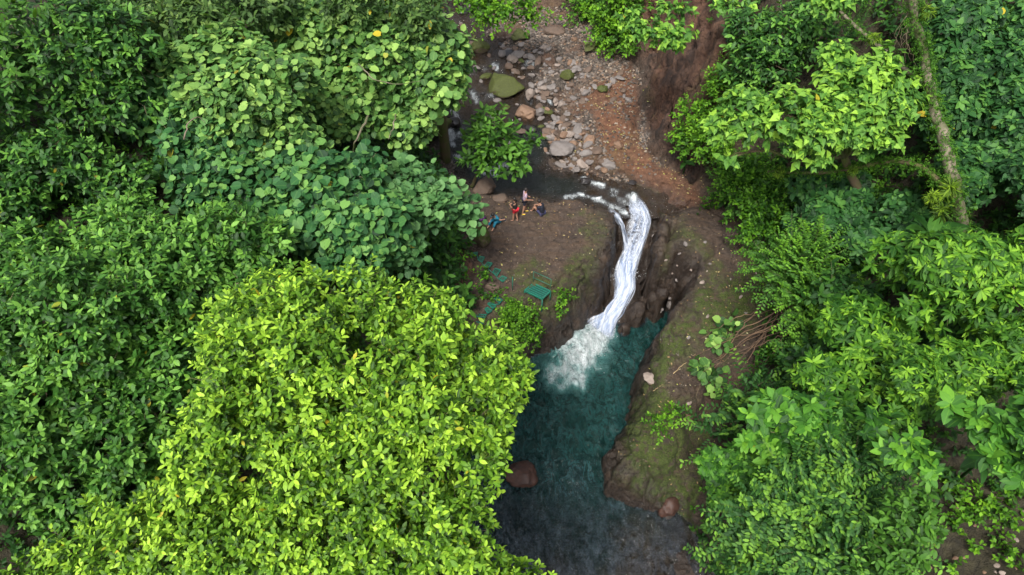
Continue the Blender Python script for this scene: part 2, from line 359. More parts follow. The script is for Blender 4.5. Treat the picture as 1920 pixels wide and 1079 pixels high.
crv = N.n('TexVoronoi', Scale=1.7, feature='DISTANCE_TO_EDGE'); wp = N.n('VectorMath', operation='ADD'); N.l(pos, wp.inputs[0]); nzc = N.n('TexNoise', Scale=2.2, Detail=4.0); N.l(pos, nzc.inputs['Vector']); N.l(nzc.outputs['Color'], wp.inputs[1]); N.l(wp.outputs[0], crv.inputs['Vector'])
crk = N.ramp(crv.outputs['Distance'], [(0, 0.), (.035, 1.)])
bp = N.bump(med_, .9, .16); bp = N.bump(crk, .8, .06, bp); bp = N.bump(stra, .6, .10, bp); bp = N.bump(fin, .8, .05, bp); bp = N.bump(gr_, .5, .015, bp)
N.l(bp, N.b.inputs['Normal']); M['ground'] = N.m
me = mesh_np('terrain', n3d, quads.ravel(), np.full(len(quads), 4), dict(m1=np.stack([moss, red, wet], 1), m2=np.stack([soil, gravel, cliff], 1)))
tag(link('terrain', me, None, [M['ground']]), kind='structure')

# ------------------------------------------------------------------ water
def grid_mesh(name, xs, ys, zf, keepf, attrf, mat, kind='structure'):
    X, Y = np.meshgrid(xs, ys); P = np.stack([X.ravel(), Y.ravel()], 1); h, mk = terrain(P); z, fo = zf(P, mk); keep = keepf(P, mk)
    nx_, ny_ = len(xs), len(ys)
    i = (np.arange(ny_ - 1)[:, None] * nx_ + np.arange(nx_ - 1)[None]).ravel(); q = np.stack([i, i + 1, i + nx_ + 1, i + nx_], 1)
    q = q[keep[q].all(1)]; used = np.unique(q); mp_ = np.zeros(len(P), int); mp_[used] = np.arange(len(used))
    V = np.column_stack([P, z])[used]; at = attrf(P, mk, h, z, fo)[used]
    me = mesh_np(name, V, mp_[q].ravel(), np.full(len(q), 4), dict(w=at))
    return tag(link(name, me, None, [mat]), kind=kind)
def water_mat(name, deep, shallow, alpha_deep, foam_scale, stretch, rot, wave, wscale, aerc=(.13, .33, .31), wdist=.22, fthr=.88, fw=.46, ripple_sheen=0., sheen_col=(.022, .095, .095), amin=.5):
    """w attribute: x foam, y depth, z muddiness"""
    N = NT(name); a = N.attr('w'); pos = N.n('NewGeometry').outputs['Position']
    mp = N.n('Mapping'); N.l(pos, mp.inputs[0]); mp.inputs['Rotation'].default_value = (0, 0, R(rot)); mp.inputs['Scale'].default_value = (1, stretch, 1)
    f1 = N.noise(mp.outputs[0], foam_scale, 7, .66, 1.2); f2 = N.noise(pos, foam_scale * 5, 4, .6)
    fm = N.math('ADD', N.math('MULTIPLY', f1, .8), N.math('MULTIPLY', f2, .2))
    lo = N.math('SUBTRACT', fthr, N.math('MULTIPLY', a[0], .72))
    foam = N.math('DIVIDE', N.math('SUBTRACT', fm, lo), fw, clamp=True); aer = N.math('DIVIDE', N.math('SUBTRACT', N.math('MULTIPLY_ADD', f1, .3, a[0]), .30), .6, clamp=True)
    body = N.mix(a[1], shallow, deep); body = N.mix(a[2], body, (.075, .047, .026))
    body = N.mix(aer, body, aerc)
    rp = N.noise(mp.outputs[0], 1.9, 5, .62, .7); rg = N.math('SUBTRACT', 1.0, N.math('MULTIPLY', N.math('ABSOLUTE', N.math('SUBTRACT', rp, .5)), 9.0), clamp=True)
    body = N.mix(N.math('MULTIPLY', N.math('MULTIPLY', rg, N.noise(pos, .8, 3, .5)), ripple_sheen), body, N.mix(a[1], (.10, .12, .155), sheen_col))  # ripple streaks painted into the body colour, standing in for reflected sky
    c = N.mix(foam, body, (.80, .86, .88)); N.l(c, N.b.inputs['Base Color'])
    N.l(N.math('ADD', .035, N.math('MULTIPLY', foam, .6)), N.b.inputs['Roughness']); N.b.inputs['IOR'].default_value = 1.5
    w1 = N.noise(mp.outputs[0], wscale, 5, .66, 2.2); w2 = N.noise(mp.outputs[0], wscale * 3.3, 3, .5, 1.6)
    bp = N.bump(w1, wave, wdist); bp = N.bump(w2, wave * .9, .12, bp); bp = N.bump(foam, .5, .08, bp); N.l(bp, N.b.inputs['Normal'])
    al = N.math('MAXIMUM', foam, N.math('ADD', amin, N.math('MULTIPLY', a[1], alpha_deep - amin), clamp=True))
    # the surface sheen stays where the body lets the bed through
    gl = N.n('BsdfGlossy'); gl.inputs['Roughness'].default_value = .06; N.l(bp, gl.inputs['Normal'])
    tr = N.n('BsdfTransparent'); fr = N.n('Fresnel', IOR=1.33); N.l(bp, fr.inputs['Normal'])
    m1 = N.n('MixShader'); N.l(fr.outputs[0], m1.inputs[0]); N.l(tr.outputs[0], m1.inputs[1]); N.l(gl.outputs[0], m1.inputs[2])
    m2 = N.n('MixShader'); N.l(al, m2.inputs[0]); N.l(m1.outputs[0], m2.inputs[1]); N.l(N.b.outputs[0], m2.inputs[2]); N.l(m2.outputs[0], N.out.inputs[0])
    return N.m
M['pool'] = water_mat('pool_water', (.004, .038, .032), (.012, .024, .028), .96, 1.5, .5, 25, 1.0, 1.5, wdist=.9, ripple_sheen=1.0, amin=.80)
M['stream'] = water_mat('stream_water', (.012, .016, .012), (.045, .027, .012), .80, 3.2, .4, 65, .8, 3.0, (.06, .07, .08), fthr=.80, fw=.36, ripple_sheen=.4, sheen_col=(.05, .06, .07))
PLUNGE = np.array([list(at_z(a, b, W0)[:2]) for a, b in [(1128, 612), (1108, 640), (1080, 672), (1058, 698)]])
def pool_z(P, mk):
    d, t = segdist(P, PLUNGE, False); wd = np.interp(t, [0, 1, 2, 3], [.6, 1.0, 1.25, 1.15])
    k = np.clip(1.05 - (d / wd + .30 * fbm(np.column_stack([P * 1.2, 0 * d]), 4, 89)) * .62 - .16 * np.maximum(t - 1, 0), 0, 1)
    n2 = np.column_stack([P, 0 * P[:, 0]])
    r = np.hypot(P[:, 0] - PLUNGE[2, 0], P[:, 1] - PLUNGE[2, 1]); ring = np.exp(-r / 5)
    foam = k * (1 + .5 * fbm(n2 * 1.6, 4, 90) * np.clip(t * .5, .2, 1)) + .30 * np.clip(ring + .4 * fbm(n2 * .9, 3, 91), 0, 1) * sst(5, 1, r) + .12 * sst(.35, .0, -mk['g'])
    wv = n2 * [1, .55, 1] + .25 * np.column_stack([vnoise(n2 * 1.1, 98), vnoise(n2 * 1.1, 99), 0 * r]); z = WATER_Z + .085 * (.3 - np.abs(fbm(wv * 1.7, 4, 93))) * 1.6 + .04 * ring * np.sin(r * 5 + 4 * fbm(n2 * .6, 2, 95)) + k * (.07 * fbm(n2 * 4.2, 4, 97) + .08)
    return z, np.clip(foam, 0, 1)
def pool_attr(P, mk, h, z, fo):
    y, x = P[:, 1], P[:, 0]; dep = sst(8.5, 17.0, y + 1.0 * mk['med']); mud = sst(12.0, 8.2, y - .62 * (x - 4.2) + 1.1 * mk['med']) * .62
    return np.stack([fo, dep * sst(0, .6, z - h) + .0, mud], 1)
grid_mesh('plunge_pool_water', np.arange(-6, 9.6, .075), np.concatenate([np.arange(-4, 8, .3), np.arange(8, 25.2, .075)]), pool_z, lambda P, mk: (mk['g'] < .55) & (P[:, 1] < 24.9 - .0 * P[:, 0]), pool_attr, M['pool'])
RIFF = [([(1066, 366), (1092, 362), (1120, 366)], .34, .9), ([(1115, 368), (1145, 380), (1185, 398)], .34, .66), ([(1095, 330), (1108, 338), (1130, 342)], .22, .8), ([(1108, 340), (1150, 352), (1196, 372)], .34, .5), ([(1188, 362), (1194, 378), (1197, 392)], .28, .85), ([(1150, 392), (1162, 404)], .2, .6), ([(1130, 352), (1180, 380)], .5, .45),
        ([(846, 205), (852, 250), (868, 290)], .6, .72), ([(900, 300), (912, 318), (935, 322)], .4, .8), ([(1026, 196), (1034, 204)], .22, .6), ([(888, 182), (894, 195)], .3, .8), ([(925, 115), (940, 122)], .3, .7)]
def stream_z(P, mk):
    fo = np.zeros(len(P)); n2 = np.column_stack([P, 0 * P[:, 0]])
    for pts, wd, st in RIFF:
        q = np.array([at_z(a, b, float(level(30 + 0 * a)) if b > 300 else (.2 if b > 180 else 1.0))[:2] for a, b in pts]); d, _ = segdist(P, q, False)
        fo = np.maximum(fo, st * np.exp(-(d / wd) ** 2))
    y = P[:, 1]; dl = (level(y + .15, P[:, 0]) - level(y - .15, P[:, 0])) / .3; fo = np.maximum(fo, np.clip(dl * .9, 0, .50) * np.clip(.5 + 1.2 * fbm(n2 * .9, 2, 192), 0, 1.2))
    lip = sst(27.6, 26.9, y) * sst(4.2, 5.2, P[:, 0])
    z = level(y, P[:, 0]) + .02 * fbm(n2 * 2, 3, 191) + fo * .09 * fbm(n2 * 3, 3, 193) - .06 * lip
    return z, np.clip(fo * np.clip(.80 + .85 * fbm(n2 * 1.9, 4, 195), .05, 1.15), 0, 1)
def stream_attr(P, mk, h, z, fo):
    return np.stack([fo, sst(.05, .4, z - h) * sst(4.6, 3.0, P[:, 0]) * (P[:, 1] < 33) * .9 + .15, .55 * sst(4, 6.5, P[:, 0]) * (1 - fo) + .25 * (P[:, 1] > 33)], 1)
grid_mesh('stream_water', np.arange(-7, 9.8, .09), np.arange(26.0, 52, .09), stream_z, lambda P, mk: (mk['rv'] < .45) & ((mk['fd'] > .5) | (P[:, 1] > 26.9)), stream_attr, M['stream'])
# the fall itself: strands of water laid down the chute
N = NT('falling_water'); a = N.attr('w'); uv = N.n('TexCoord').outputs['UV']
mp = N.n('Mapping'); N.l(uv, mp.inputs[0]); mp.inputs['Scale'].default_value = (6, .55, 1)
s1 = N.noise(mp.outputs[0], 1.6, 6, .62, .35); mp2 = N.n('Mapping'); N.l(uv, mp2.inputs[0]); mp2.inputs['Scale'].default_value = (26, .9, 1)
s2 = N.noise(mp2.outputs[0], 1.0, 4, .6, .2); s3 = N.noise(N.n('NewGeometry').outputs['Position'], 7, 5, .65)
st = N.math('ADD', N.math('MULTIPLY', s1, .90), N.math('MULTIPLY', s2, .10))
body = N.math('MULTIPLY', N.math('SUBTRACT', N.math('ADD', st, a[0]), .80), 4.2, clamp=True)
churn = N.math('MULTIPLY', N.math('SUBTRACT', N.math('ADD', s3, a[1]), .55), 3.0, clamp=True)
al = N.math('MULTIPLY', N.math('MAXIMUM', body, churn), a[2], clamp=True); al = N.math('MULTIPLY', al, .93)
N.l(N.mix(N.ramp(st, [(.38, 0.), (.62, 1.)]), (.25, .33, .50), (.86, .89, .95)), N.b.inputs['Base Color'])
N.b.inputs['Roughness'].default_value = .5; N.l(N.bump(st, .5, .05), N.b.inputs['Normal'])
tl = N.n('BsdfTranslucent'); tl.inputs[0].default_value = (.75, .82, .92, 1)
m0 = N.n('MixShader'); m0.inputs[0].default_value = .35; N.l(N.b.outputs[0], m0.inputs[1]); N.l(tl.outputs[0], m0.inputs[2])
tr = N.n('BsdfTransparent'); m1 = N.n('MixShader'); N.l(al, m1.inputs[0]); N.l(tr.outputs[0], m1.inputs[1]); N.l(m0.outputs[0], m1.inputs[2]); N.l(m1.outputs[0], N.out.inputs[0])
M['fall'] = N.m
def strand(path, seed, lift, thick, fill, churn_at, nu=33, nv=150):
    P = np.array(path); k = np.arange(len(P)); s = np.linspace(0, len(P) - 1, nv)
    C = np.stack([np.interp(s, k, P[:, j]) for j in range(4)], 1)
    for _ in range(3): C[1:-1] = (C[:-2] + 2 * C[1:-1] + C[2:]) / 4
    T = nrm(np.gradient(C[:, :3], axis=0)); side = nrm(np.cross(T, [0, 0, 1.0])); up = nrm(np.cross(side, T))
    u = np.linspace(-1, 1, nu); V = []; W = []; UV = []; L = np.concatenate([[0], np.cumsum(np.linalg.norm(np.diff(C[:, :3], axis=0), axis=1))])
    for i in range(nv):
        wob = 1 + .16 * vnoise(np.array([[L[i] * 1.6, seed, 0]]), seed)[0]
        wid = C[i, 3] * .5 * wob; q = np.stack([u * 5, np.full(nu, L[i] * .55), np.full(nu, seed * 3.1)], 1)
        ch = np.interp(s[i], churn_at[0], churn_at[1])
        d = thick * (1 - u ** 2) + .07 * fbm(q * [1.6, .5, 1], 3, seed) + ch * .08 * fbm(q * 2.2 + [0, L[i] * 2.2, 0], 3, seed + 5)
        V.append(C[i, :3] + side[i] * (u * wid)[:, None] + up[i] * (d + lift)[:, None])
        edge = np.clip((1 - np.abs(u)) * 2.4 + .9 * fbm(q * [2.4, 1.1, 1], 3, seed + 9) * np.clip(np.abs(u) * 2 - .5, 0, 1), 0, 1)
        end = np.clip(s[i] / 1.0, 0, 1) * np.clip((len(P) - 1 - s[i]) / .5 + .25, 0, 1)
        W.append(np.stack([fill + ch * .25 - (.13 * sst(5.2, 3.6, s[i]) * sst(.4, 1.6, s[i]) if len(P) > 8 else 0) + 0 * u, ch * .55 + 0 * u, edge * end], 1)); UV.append(np.stack([(u + 1) / 2 * C[i, 3], np.full(nu, L[i])], 1))
    V = np.concatenate(V); i = (np.arange(nv - 1)[:, None] * nu + np.arange(nu - 1)[None]).ravel(); q = np.stack([i, i + 1, i + nu + 1, i + nu], 1)
    return V, q, np.concatenate(W), np.concatenate(UV)
CH = ([0, 1, 2, 3, 4.6, 5.6, 7, 8, 9, 10], [.2, .4, .3, .25, .45, 1, .9, .6, .9, 1])
left_s = [list(at_z(a, b, c)) + [wd] for a, b, c, wd in [(1140, 394, -.42, .35), (1155, 407, -.50, .32), (1165, 424, -.85, .30), (1170, 446, -1.4, .32), (1174, 470, -1.95, .4), (1174, 492, -2.4, .6), (1172, 510, -2.65, .6)]]
right_s = [list(at_z(a, b, c)) + [wd] for a, b, c, wd in [(1196, 380, -.42, .5), (1207, 400, -.50, .5), (1211, 418, -.8, .5), (1206, 445, -1.35, .45), (1196, 475, -1.95, .45), (1184, 505, -2.55, .5), (1176, 520, -2.75, .6)]]
NFALL = FALL.copy(); NFALL[:, 3] *= [.7, .8, .85, .85, .85, .9, .95, .9, .9, .95, 1.0]
VV, QQ, WW, UU = [], [], [], []; off = 0
for path, seed, lift, th, fill in [(NFALL, 11, -.02, .12, .38), (NFALL, 23, .07, .16, .31), (NFALL, 37, .15, .14, .17), (left_s, 41, .05, .08, .45), (right_s, 53, .14, .1, .46)]:
    V, q, W_, U_ = strand(path, seed, lift, th, fill, CH if len(path) > 8 else ([0, 5, 6], [.1, .1, .6]))
    VV.append(V); QQ.append(q + off); WW.append(W_); UU.append(U_); off += len(V)
me = mesh_np('waterfall', np.concatenate(VV), np.concatenate(QQ).ravel(), np.full(sum(map(len, QQ)), 4), dict(w=np.concatenate(WW)), np.concatenate(UU))
tag(link('waterfall', me, None, [M['fall']]), kind='structure')
# flung drops and froth beads round the foot and the middle step
def beads(n, centre, spread, rmin, rmax, seed):
    r = np.random.default_rng(seed); c = centre + r.normal(size=(n, 3)) * spread; s = r.uniform(rmin, rmax, n)
    O = np.array([[1, 0, 0], [-1, 0, 0], [0, 1, 0], [0, -1, 0], [0, 0, 1], [0, 0, -1.]]); Fc = np.array([[0, 2, 4], [2, 1, 4], [1, 3, 4], [3, 0, 4], [2, 0, 5], [1, 2, 5], [3, 1, 5], [0, 3, 5]])
    return (c[:, None] + O[None] * s[:, None, None] * r.uniform(.6, 1.4, (n, 1, 3))).reshape(-1, 3), (Fc[None] + 6 * np.arange(n)[:, None, None]).reshape(-1, 3)
bs = [(500, at_z(1125, 618, -4.1), [.38, .3, .12], .006, .022, 1), (350, at_z(1170, 515, -2.6), [.42, .14, .12], .006, .02, 2), (300, at_z(1090, 660, -4.15), [.5, .5, .08], .006, .02, 3), (160, at_z(1200, 402, -.4), [.35, .18, .08], .005, .014, 4)]
Vb, Fb, o_ = [], [], 0
for a_ in bs:
    v, f = beads(*a_); Vb.append(v); Fb.append(f + o_); o_ += len(v)
M['froth'] = plain('froth', (.85, .88, .9), .3, var=.1, bump=0)
me = mesh_np('spray', np.concatenate(Vb), np.concatenate(Fb).ravel(), np.full(sum(map(len, Fb)), 3))
tag(link('spray', me, None, [M['froth']]), kind='stuff')

# ------------------------------------------------------------------ rocks
def stone_mesh(seed, sub=2, flat=.65, rough=.28, ax=1.35):
    bm = bmesh.new(); bmesh.ops.create_icosphere(bm, subdivisions=sub, radius=1)
    V = np.array([v.co[:] for v in bm.verts]); r = np.random.default_rng(seed)
    d = 1 + rough * fbm(V * 1.1 + seed * 7.3, 3 if sub > 2 else 2, seed)
    V = V * d[:, None]
    if sub > 2: V = V * (1 + .07 * fbm(V * 3.1 + seed, 3, seed + 2) - .10 * np.exp(-(fbm(V * 1.3 + seed, 2, seed + 4) / .08) ** 2))[:, None]
    for _ in range(5):      # a few broken faces
        n = nrm(r.normal(size=3)); k = V @ n; lim = r.uniform(.62, .85); V = np.where((k > lim)[:, None], V - np.outer(k - lim, n) * .85, V)
    V = V * [ax, 1, flat]
    for v, c in zip(bm.verts, V): v.co = c
    me = bpy.data.meshes.new('stone'); bm.to_mesh(me); bm.free()
    me.polygons.foreach_set('use_smooth', [sub > 2] * len(me.polygons)); return me
def stone_mat(name, c1, c2, mossy=0., rough=.75):
    N = NT(name); g = N.n('NewGeometry'); pos = g.outputs['Position']; inf = N.n('ObjectInfo')
    n1 = N.noise(pos, 3.5, 6, .6); n2 = N.noise(pos, 22, 4, .6)
    c = N.mix(N.ramp(n1, [(.35, 0.), (.65, 1.)]), c1, c2)
    c = N.mix(N.math('MULTIPLY', inf.outputs['Random'], .55), c, tuple(v * .5 for v in c1)); c = N.mix(N.math('MULTIPLY', n2, .35), c, tuple(min(1, v * 1.7) for v in c2))
    if mossy:
        sx = N.n('SeparateXYZ'); N.l(g.outputs['Normal'], sx.inputs[0])
        k = N.math('MULTIPLY', N.math('ADD', N.math('MULTIPLY', sx.outputs[2], .9), N.math('SUBTRACT', N.math('MULTIPLY', n1, 2.2), 1.85 - mossy)), 3, clamp=True)
        c = N.mix(k, c, N.ramp(n2, [(.3, (.025, .032, .005)), (.7, (.075, .090, .012))]))
    N.l(c, N.b.inputs['Base Color']); N.b.inputs['Roughness'].default_value = rough
    bp = N.bump(n1, .5, .08); bp = N.bump(n2, .5, .02, bp); N.l(bp, N.b.inputs['Normal']); return N.m
M['s_grey'] = stone_mat('grey_stone', (.20, .18, .17), (.13, .11, .10)); M['s_pale'] = stone_mat('pale_stone', (.28, .23, .20), (.19, .15, .125))
M['s_brown'] = stone_mat('brown_stone', (.13, .085, .06), (.085, .06, .045)); M['s_tan'] = stone_mat('tan_stone', (.22, .135, .085), (.14, .085, .055))
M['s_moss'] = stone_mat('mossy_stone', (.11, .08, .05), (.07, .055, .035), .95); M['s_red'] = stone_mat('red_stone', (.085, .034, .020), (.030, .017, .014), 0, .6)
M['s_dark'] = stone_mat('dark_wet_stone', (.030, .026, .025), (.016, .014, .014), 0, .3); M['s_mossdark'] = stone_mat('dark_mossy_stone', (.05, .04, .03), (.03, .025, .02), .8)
STONES = {k: [stone_mesh(i + 3, 2, rng.uniform(.5, .8), .25) for i in range(5)] for k in ('s_grey', 's_pale', 's_brown', 's_tan', 's_moss', 's_dark')}
for k, l in STONES.items():
    for m_ in l: m_.materials.append(M[k])
def boulder(px, py, wpx, mat, label, flat=.6, ax=1.3, rz=0, sink=.35, seed=1, tilt=(0, 0), hz=None, name='boulder'):
    if hz is None:
        p, t = ground_at(px, py)
        if p[1] > 27.5: p[2] = max(p[2], float(level(p[1:2], p[0:1])[0]) - .03)
    else: p = at_z(px, py, hz)
    dep = project(p)[2]; r = wpx * dep / F / 2 / ((1 + ax) / 2)
    sink = sink - .15; o = link(name, stone_mesh(seed * 17 + 1, 4, flat, .30, ax), None, [M[mat]])
    o.scale = (r, r, r); o.location = (p[0], p[1] + .2 * r, p[2] + r * flat * (1 - 2 * sink)); o.rotation_euler = (tilt[0], tilt[1], rz)
    return tag(o, label, 'boulder' if wpx > 22 else 'stone')
BD = [(944, 189, 66, 's_moss', 'flat-topped olive mossy boulder at the left edge of the upper stream', .62, 1.45, -.2, .3, 3),
      (984, 236, 38, 's_tan', 'orange-tan rounded boulder just below the flat mossy one', .75, 1.1, .3, .3, 4),
      (898, 112, 38, 's_moss', 'bright mossy boulder beside the upstream pool, below the overhanging tree', .7, 1.2, 0, .3, 5),
      (993, 205, 20, 's_pale', 'upright pale stone standing right of the flat mossy boulder', 1.2, .9, .4, .2, 6),
      (1052, 290, 50, 's_grey', 'largest smooth grey boulder on the gravel bar', .55, 1.4, -.35, .3, 7),
      (1054, 311, 30, 's_grey', 'low flat grey slab at the water below the largest grey boulder', .3, 1.6, -.3, .3, 8),
      (1066, 149, 26, 's_moss', 'small dark green mossy boulder in the middle of the gravel bar', .8, 1.1, 0, .3, 9),
      (912, 362, 42, 's_brown', 'brown boulder behind the group of people at the stream', .8, 1.15, .2, .25, 10),
      (938, 376, 30, 's_brown', 'low dark rock between the brown boulder and the standing boy', .45, 1.5, .1, .3, 11),
      (852, 248, 24, 's_dark', 'black wet boulder splitting the side cascade', .9, 1., 0, .3, 12),
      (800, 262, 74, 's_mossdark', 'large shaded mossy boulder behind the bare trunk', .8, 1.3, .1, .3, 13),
      (971, 111, 26, 's_grey', 'grey boulder beside the upstream riffle', .6, 1.3, .2, .3, 14),
      (961, 122, 20, 's_pale', 'round pale stone in front of the grey upstream boulder', .7, 1.1, .2, .3, 15),
      (1157, 278, 17, 's_tan', 'pinkish tan stone alone on the red soil edge', .8, 1.1, .2, .25, 16),
      (1134, 323, 18, 's_tan', 'yellowish tan stone at the lower tip of the gravel bar', .7, 1.2, .2, .3, 17),
      (1221, 713, 28, 's_pale', 'pale mottled stone lying on top of the ridge above the pool', .45, 1.3, -.3, .3, 20),
      (1253, 580, 13, 's_grey', 'upright grey slab wedged at the foot of the dark crack', 1.8, .7, .2, .2, 21),
      (1290, 790, 17, 's_tan', 'light brown stone on the right edge of the ridge', .8, 1, .2, .3, 22),
      (1290, 757, 14, 's_pale', 'small pale stone higher on the right edge of the ridge', .6, 1.1, .9, .3, 23),
      (906, 462, 34, 's_moss', 'tall moss-covered rock beside the top of the green steps', 1.5, .9, .1, .3, 24),
      (925, 542, 24, 's_brown', 'brown rock between the two runs of green steps', .7, 1.2, .4, .35, 26),
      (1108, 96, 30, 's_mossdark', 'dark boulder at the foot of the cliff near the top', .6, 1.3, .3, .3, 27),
      (1040, 66, 34, 's_brown', 'brown rock slab in the shade at the head of the gravel bar', .5, 1.4, 0, .3, 28),
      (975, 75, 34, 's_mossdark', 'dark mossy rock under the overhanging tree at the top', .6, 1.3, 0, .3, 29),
      (1185, 348, 17, 's_dark', 'small black wet rock in the rapids above the fall', .6, 1.4, 0, .4, 30),
      (1098, 350, 22, 's_dark', 'black wet rock parting the riffle above the rock shelf', .5, 1.2, .5, .4, 31),
      (1129, 171, 22, 's_mossdark', 'dark olive rock at the top of the red soil', .6, 1.1, .5, .4, 32)]
for b in BD: boulder(*b)
boulder(980, 897, 58, 's_red', 'red-brown boulder rising from the dark pool beside the bright tree', .62, 1.15, .1, .35, 18, hz=W0)
boulder(1252, 950, 46, 's_red', 'half-sunken red-brown boulder at the foot of the rock nose', .7, 1.1, .9, .45, 19, hz=W0)
# countable river stones, largest first
def in_px_poly(n, pts, seed):
    r = np.random.default_rng(seed); pts = np.array(pts, float); out = []
    while len(out) < n:
        q = np.stack([r.uniform(pts[:, 0].min(), pts[:, 0].max(), n), r.uniform(pts[:, 1].min(), pts[:, 1].max(), n)], 1); out += list(q[inside(q, pts)])
    return np.array(out[:n])
BAR = [(1000, 205), (1040, 225), (1075, 210), (1100, 240), (1125, 285), (1150, 318), (1130, 325), (1065, 318), (1020, 290), (1020, 250)]
BAR2 = [(930, 80), (975, 85), (1030, 90), (1090, 130), (1100, 190), (1060, 225), (1010, 205), (1000, 150), (960, 130)]
BAR3 = [(1000, 60), (1100, 80), (1180, 130), (1185, 200), (1100, 190), (1040, 110)]
NEAR = [(944, 189, 'the flat mossy boulder'), (984, 236, 'the orange-tan boulder'), (898, 112, 'the upstream boulder'), (1052, 290, 'the largest grey boulder'), (1066, 149, 'the dark mossy boulder'), (1134, 323, 'the yellowish tan stone'), (1157, 278, 'the lone pinkish stone'),
        (1129, 171, 'the dark olive rock'), (1108, 96, 'the rock at the cliff foot'), (1040, 66, 'the shaded brown slab'), (971, 111, 'the grey riffle boulder'), (1253, 580, 'the upright grey slab'), (1200, 470, 'the waterfall'), (1340, 470, 'the right-hand rock'), (1790, 960, 'the seedlings on the soil'), (1860, 1040, 'the corner seedlings'), (1030, 240, 'the little riffle')]
CN = dict(s_grey='grey', s_pale='pale', s_brown='brown', s_tan='tan', s_moss='mossy', s_dark='dark'); STL = {}
WH = {5: 'on the lower bar', 6: 'on the upper bar', 7: 'in the bank', 8: 'on the rock', 9: 'on the soil', 11: 'in the stream'}
def river_stones(n, region, wmin, wmax, label, group, mats, seed, pw=2.0):
    r = np.random.default_rng(seed)
    for px, py in in_px_poly(n, region, seed):
        p, t = ground_at(px, py); p[2] = max(p[2], float(level(p[1:2], p[0:1])[0]) - .02) if p[1] > 28 else p[2]; dep = project(p)[2]; wpx = wmin + (wmax - wmin) * r.random() ** pw; rad = wpx * dep / F / 2 / 1.15
        mk_ = mats[r.integers(len(mats))]; o = bpy.data.objects.new('river_stone', STONES[mk_][r.integers(5)]); col.objects.link(o)
        o.location = (p[0], p[1], p[2] + rad * .25); o.rotation_euler = (r.normal() * .2, r.normal() * .2, r.uniform(0, 6.3)); o.scale = (rad, rad * r.uniform(.8, 1.1), rad * r.uniform(.8, 1.1))
        dd = [math.hypot(px - a, py - b_) for a, b_, _ in NEAR]; k = int(np.argmin(dd)); ax_, by_, nm = NEAR[k]; an = math.atan2(ax_ - px, py - by_) if False else math.atan2(by_ - py, px - ax_)
        way = ['right of', 'above and right of', 'straight above', 'above and left of', 'left of', 'below and left of', 'straight below', 'below and right of'][int(round(an / (math.pi / 4))) % 8]
        sz = 'small' if wpx < wmin + .22 * (wmax - wmin) else ('medium' if wpx < wmin + .6 * (wmax - wmin) else 'large')
        lab = f"{sz} {CN[mk_]} stone {WH[seed]}, {'just ' if dd[k] < 40 else ''}{way} {nm}"; lab = lab if len(lab.split()) <= 16 else lab.replace('just ', ''); lab = lab if len(lab.split()) <= 16 else lab.replace(' small dark ', ' dark ').replace('flat-topped mossy', 'flat mossy'); STL[lab] = STL.get(lab, 0) + 1; tag(o, lab, 'stone', group)
river_stones(135, BAR, 8, 26, 'rounded grey or tan river stone lying on the lower gravel bar', 'river stones on the lower gravel bar', ['s_grey', 's_grey', 's_pale', 's_tan', 's_brown'], 5)
river_stones(95, BAR2, 7, 19, 'small grey river stone along the riffle of the upper gravel bar', 'river stones along the upper gravel bar', ['s_grey', 's_pale', 's_brown', 's_grey'], 6)
river_stones(45, BAR3, 7, 18, 'dull brown stone half buried in the bank below the cliff', 'stones half buried below the cliff', ['s_brown', 's_brown', 's_grey', 's_tan'], 7)
river_stones(60, [(860, 20), (915, 20), (960, 100), (1010, 150), (1030, 230), (1010, 300), (940, 290), (900, 200), (870, 110)], 8, 24, 'wet dark stone standing in the shallow upper stream', 'wet stones in the upper stream', ['s_brown', 's_grey', 's_moss', 's_grey', 's_dark'], 11)
river_stones(26, [(1180, 430), (1420, 430), (1420, 600), (1300, 640), (1200, 640), (1260, 500)], 6, 12, 'small pale stone stuck on the bare rock right of the waterfall', 'pale stones on the right-hand rock', ['s_pale', 's_grey'], 8)
river_stones(20, [(1750, 930), (1920, 930), (1920, 1079), (1740, 1079)], 7, 14, 'rounded tan pebble on the bare soil in the bottom right corner', 'pebbles on the soil patch', ['s_tan', 's_pale'], 9)
def scatter_tets(name, pts, size, mat, seed, flat=.6, up=.3):
    """thousands of tiny stones in one mesh"""
    r = np.random.default_rng(seed); O = nrm(np.array([[1, 0, 0], [-.5, .87, 0], [-.5, -.87, 0], [.3, .5, .8], [.3, -.5, .8], [-.6, 0, .8]])); Fc = np.array([[0, 1, 3], [0, 3, 4], [0, 4, 2], [1, 2, 5], [1, 5, 3], [2, 4, 5], [3, 5, 4]])
    n = len(pts); a = r.uniform(0, 6.28, n); c, s = np.cos(a), np.sin(a); sc = size[:, None] * r.uniform(.7, 1.3, (n, 3)) * [1, 1, flat]
    V = O[None] * sc[:, None]; V = np.stack([V[..., 0] * c[:, None] - V[..., 1] * s[:, None], V[..., 0] * s[:, None] + V[..., 1] * c[:, None], V[..., 2]], -1) + pts[:, None] + [0, 0, 0]
    V[..., 2] += (size * up)[:, None] * .2
    t = np.repeat(r.random(n), 6); me = mesh_np(name, V.reshape(-1, 3), (Fc[None] + 6 * np.arange(n)[:, None, None]).ravel(), np.full(n * 7, 3), dict(tint=np.stack([t, t, t], 1)), smooth=False)
    return tag(link(name, me, None, [mat]), kind='stuff')
N = NT('pebbles'); a = N.attr('tint'); N.l(N.ramp(a[0], [(0, (.03, .024, .019)), (.4, (.075, .060, .050)), (.75, (.16, .135, .115)), (.9, (.17, .10, .06)), (1, (.28, .23, .18))]), N.b.inputs['Base Color']); N.b.inputs['Roughness'].default_value = .8; M['pebbles'] = N.m
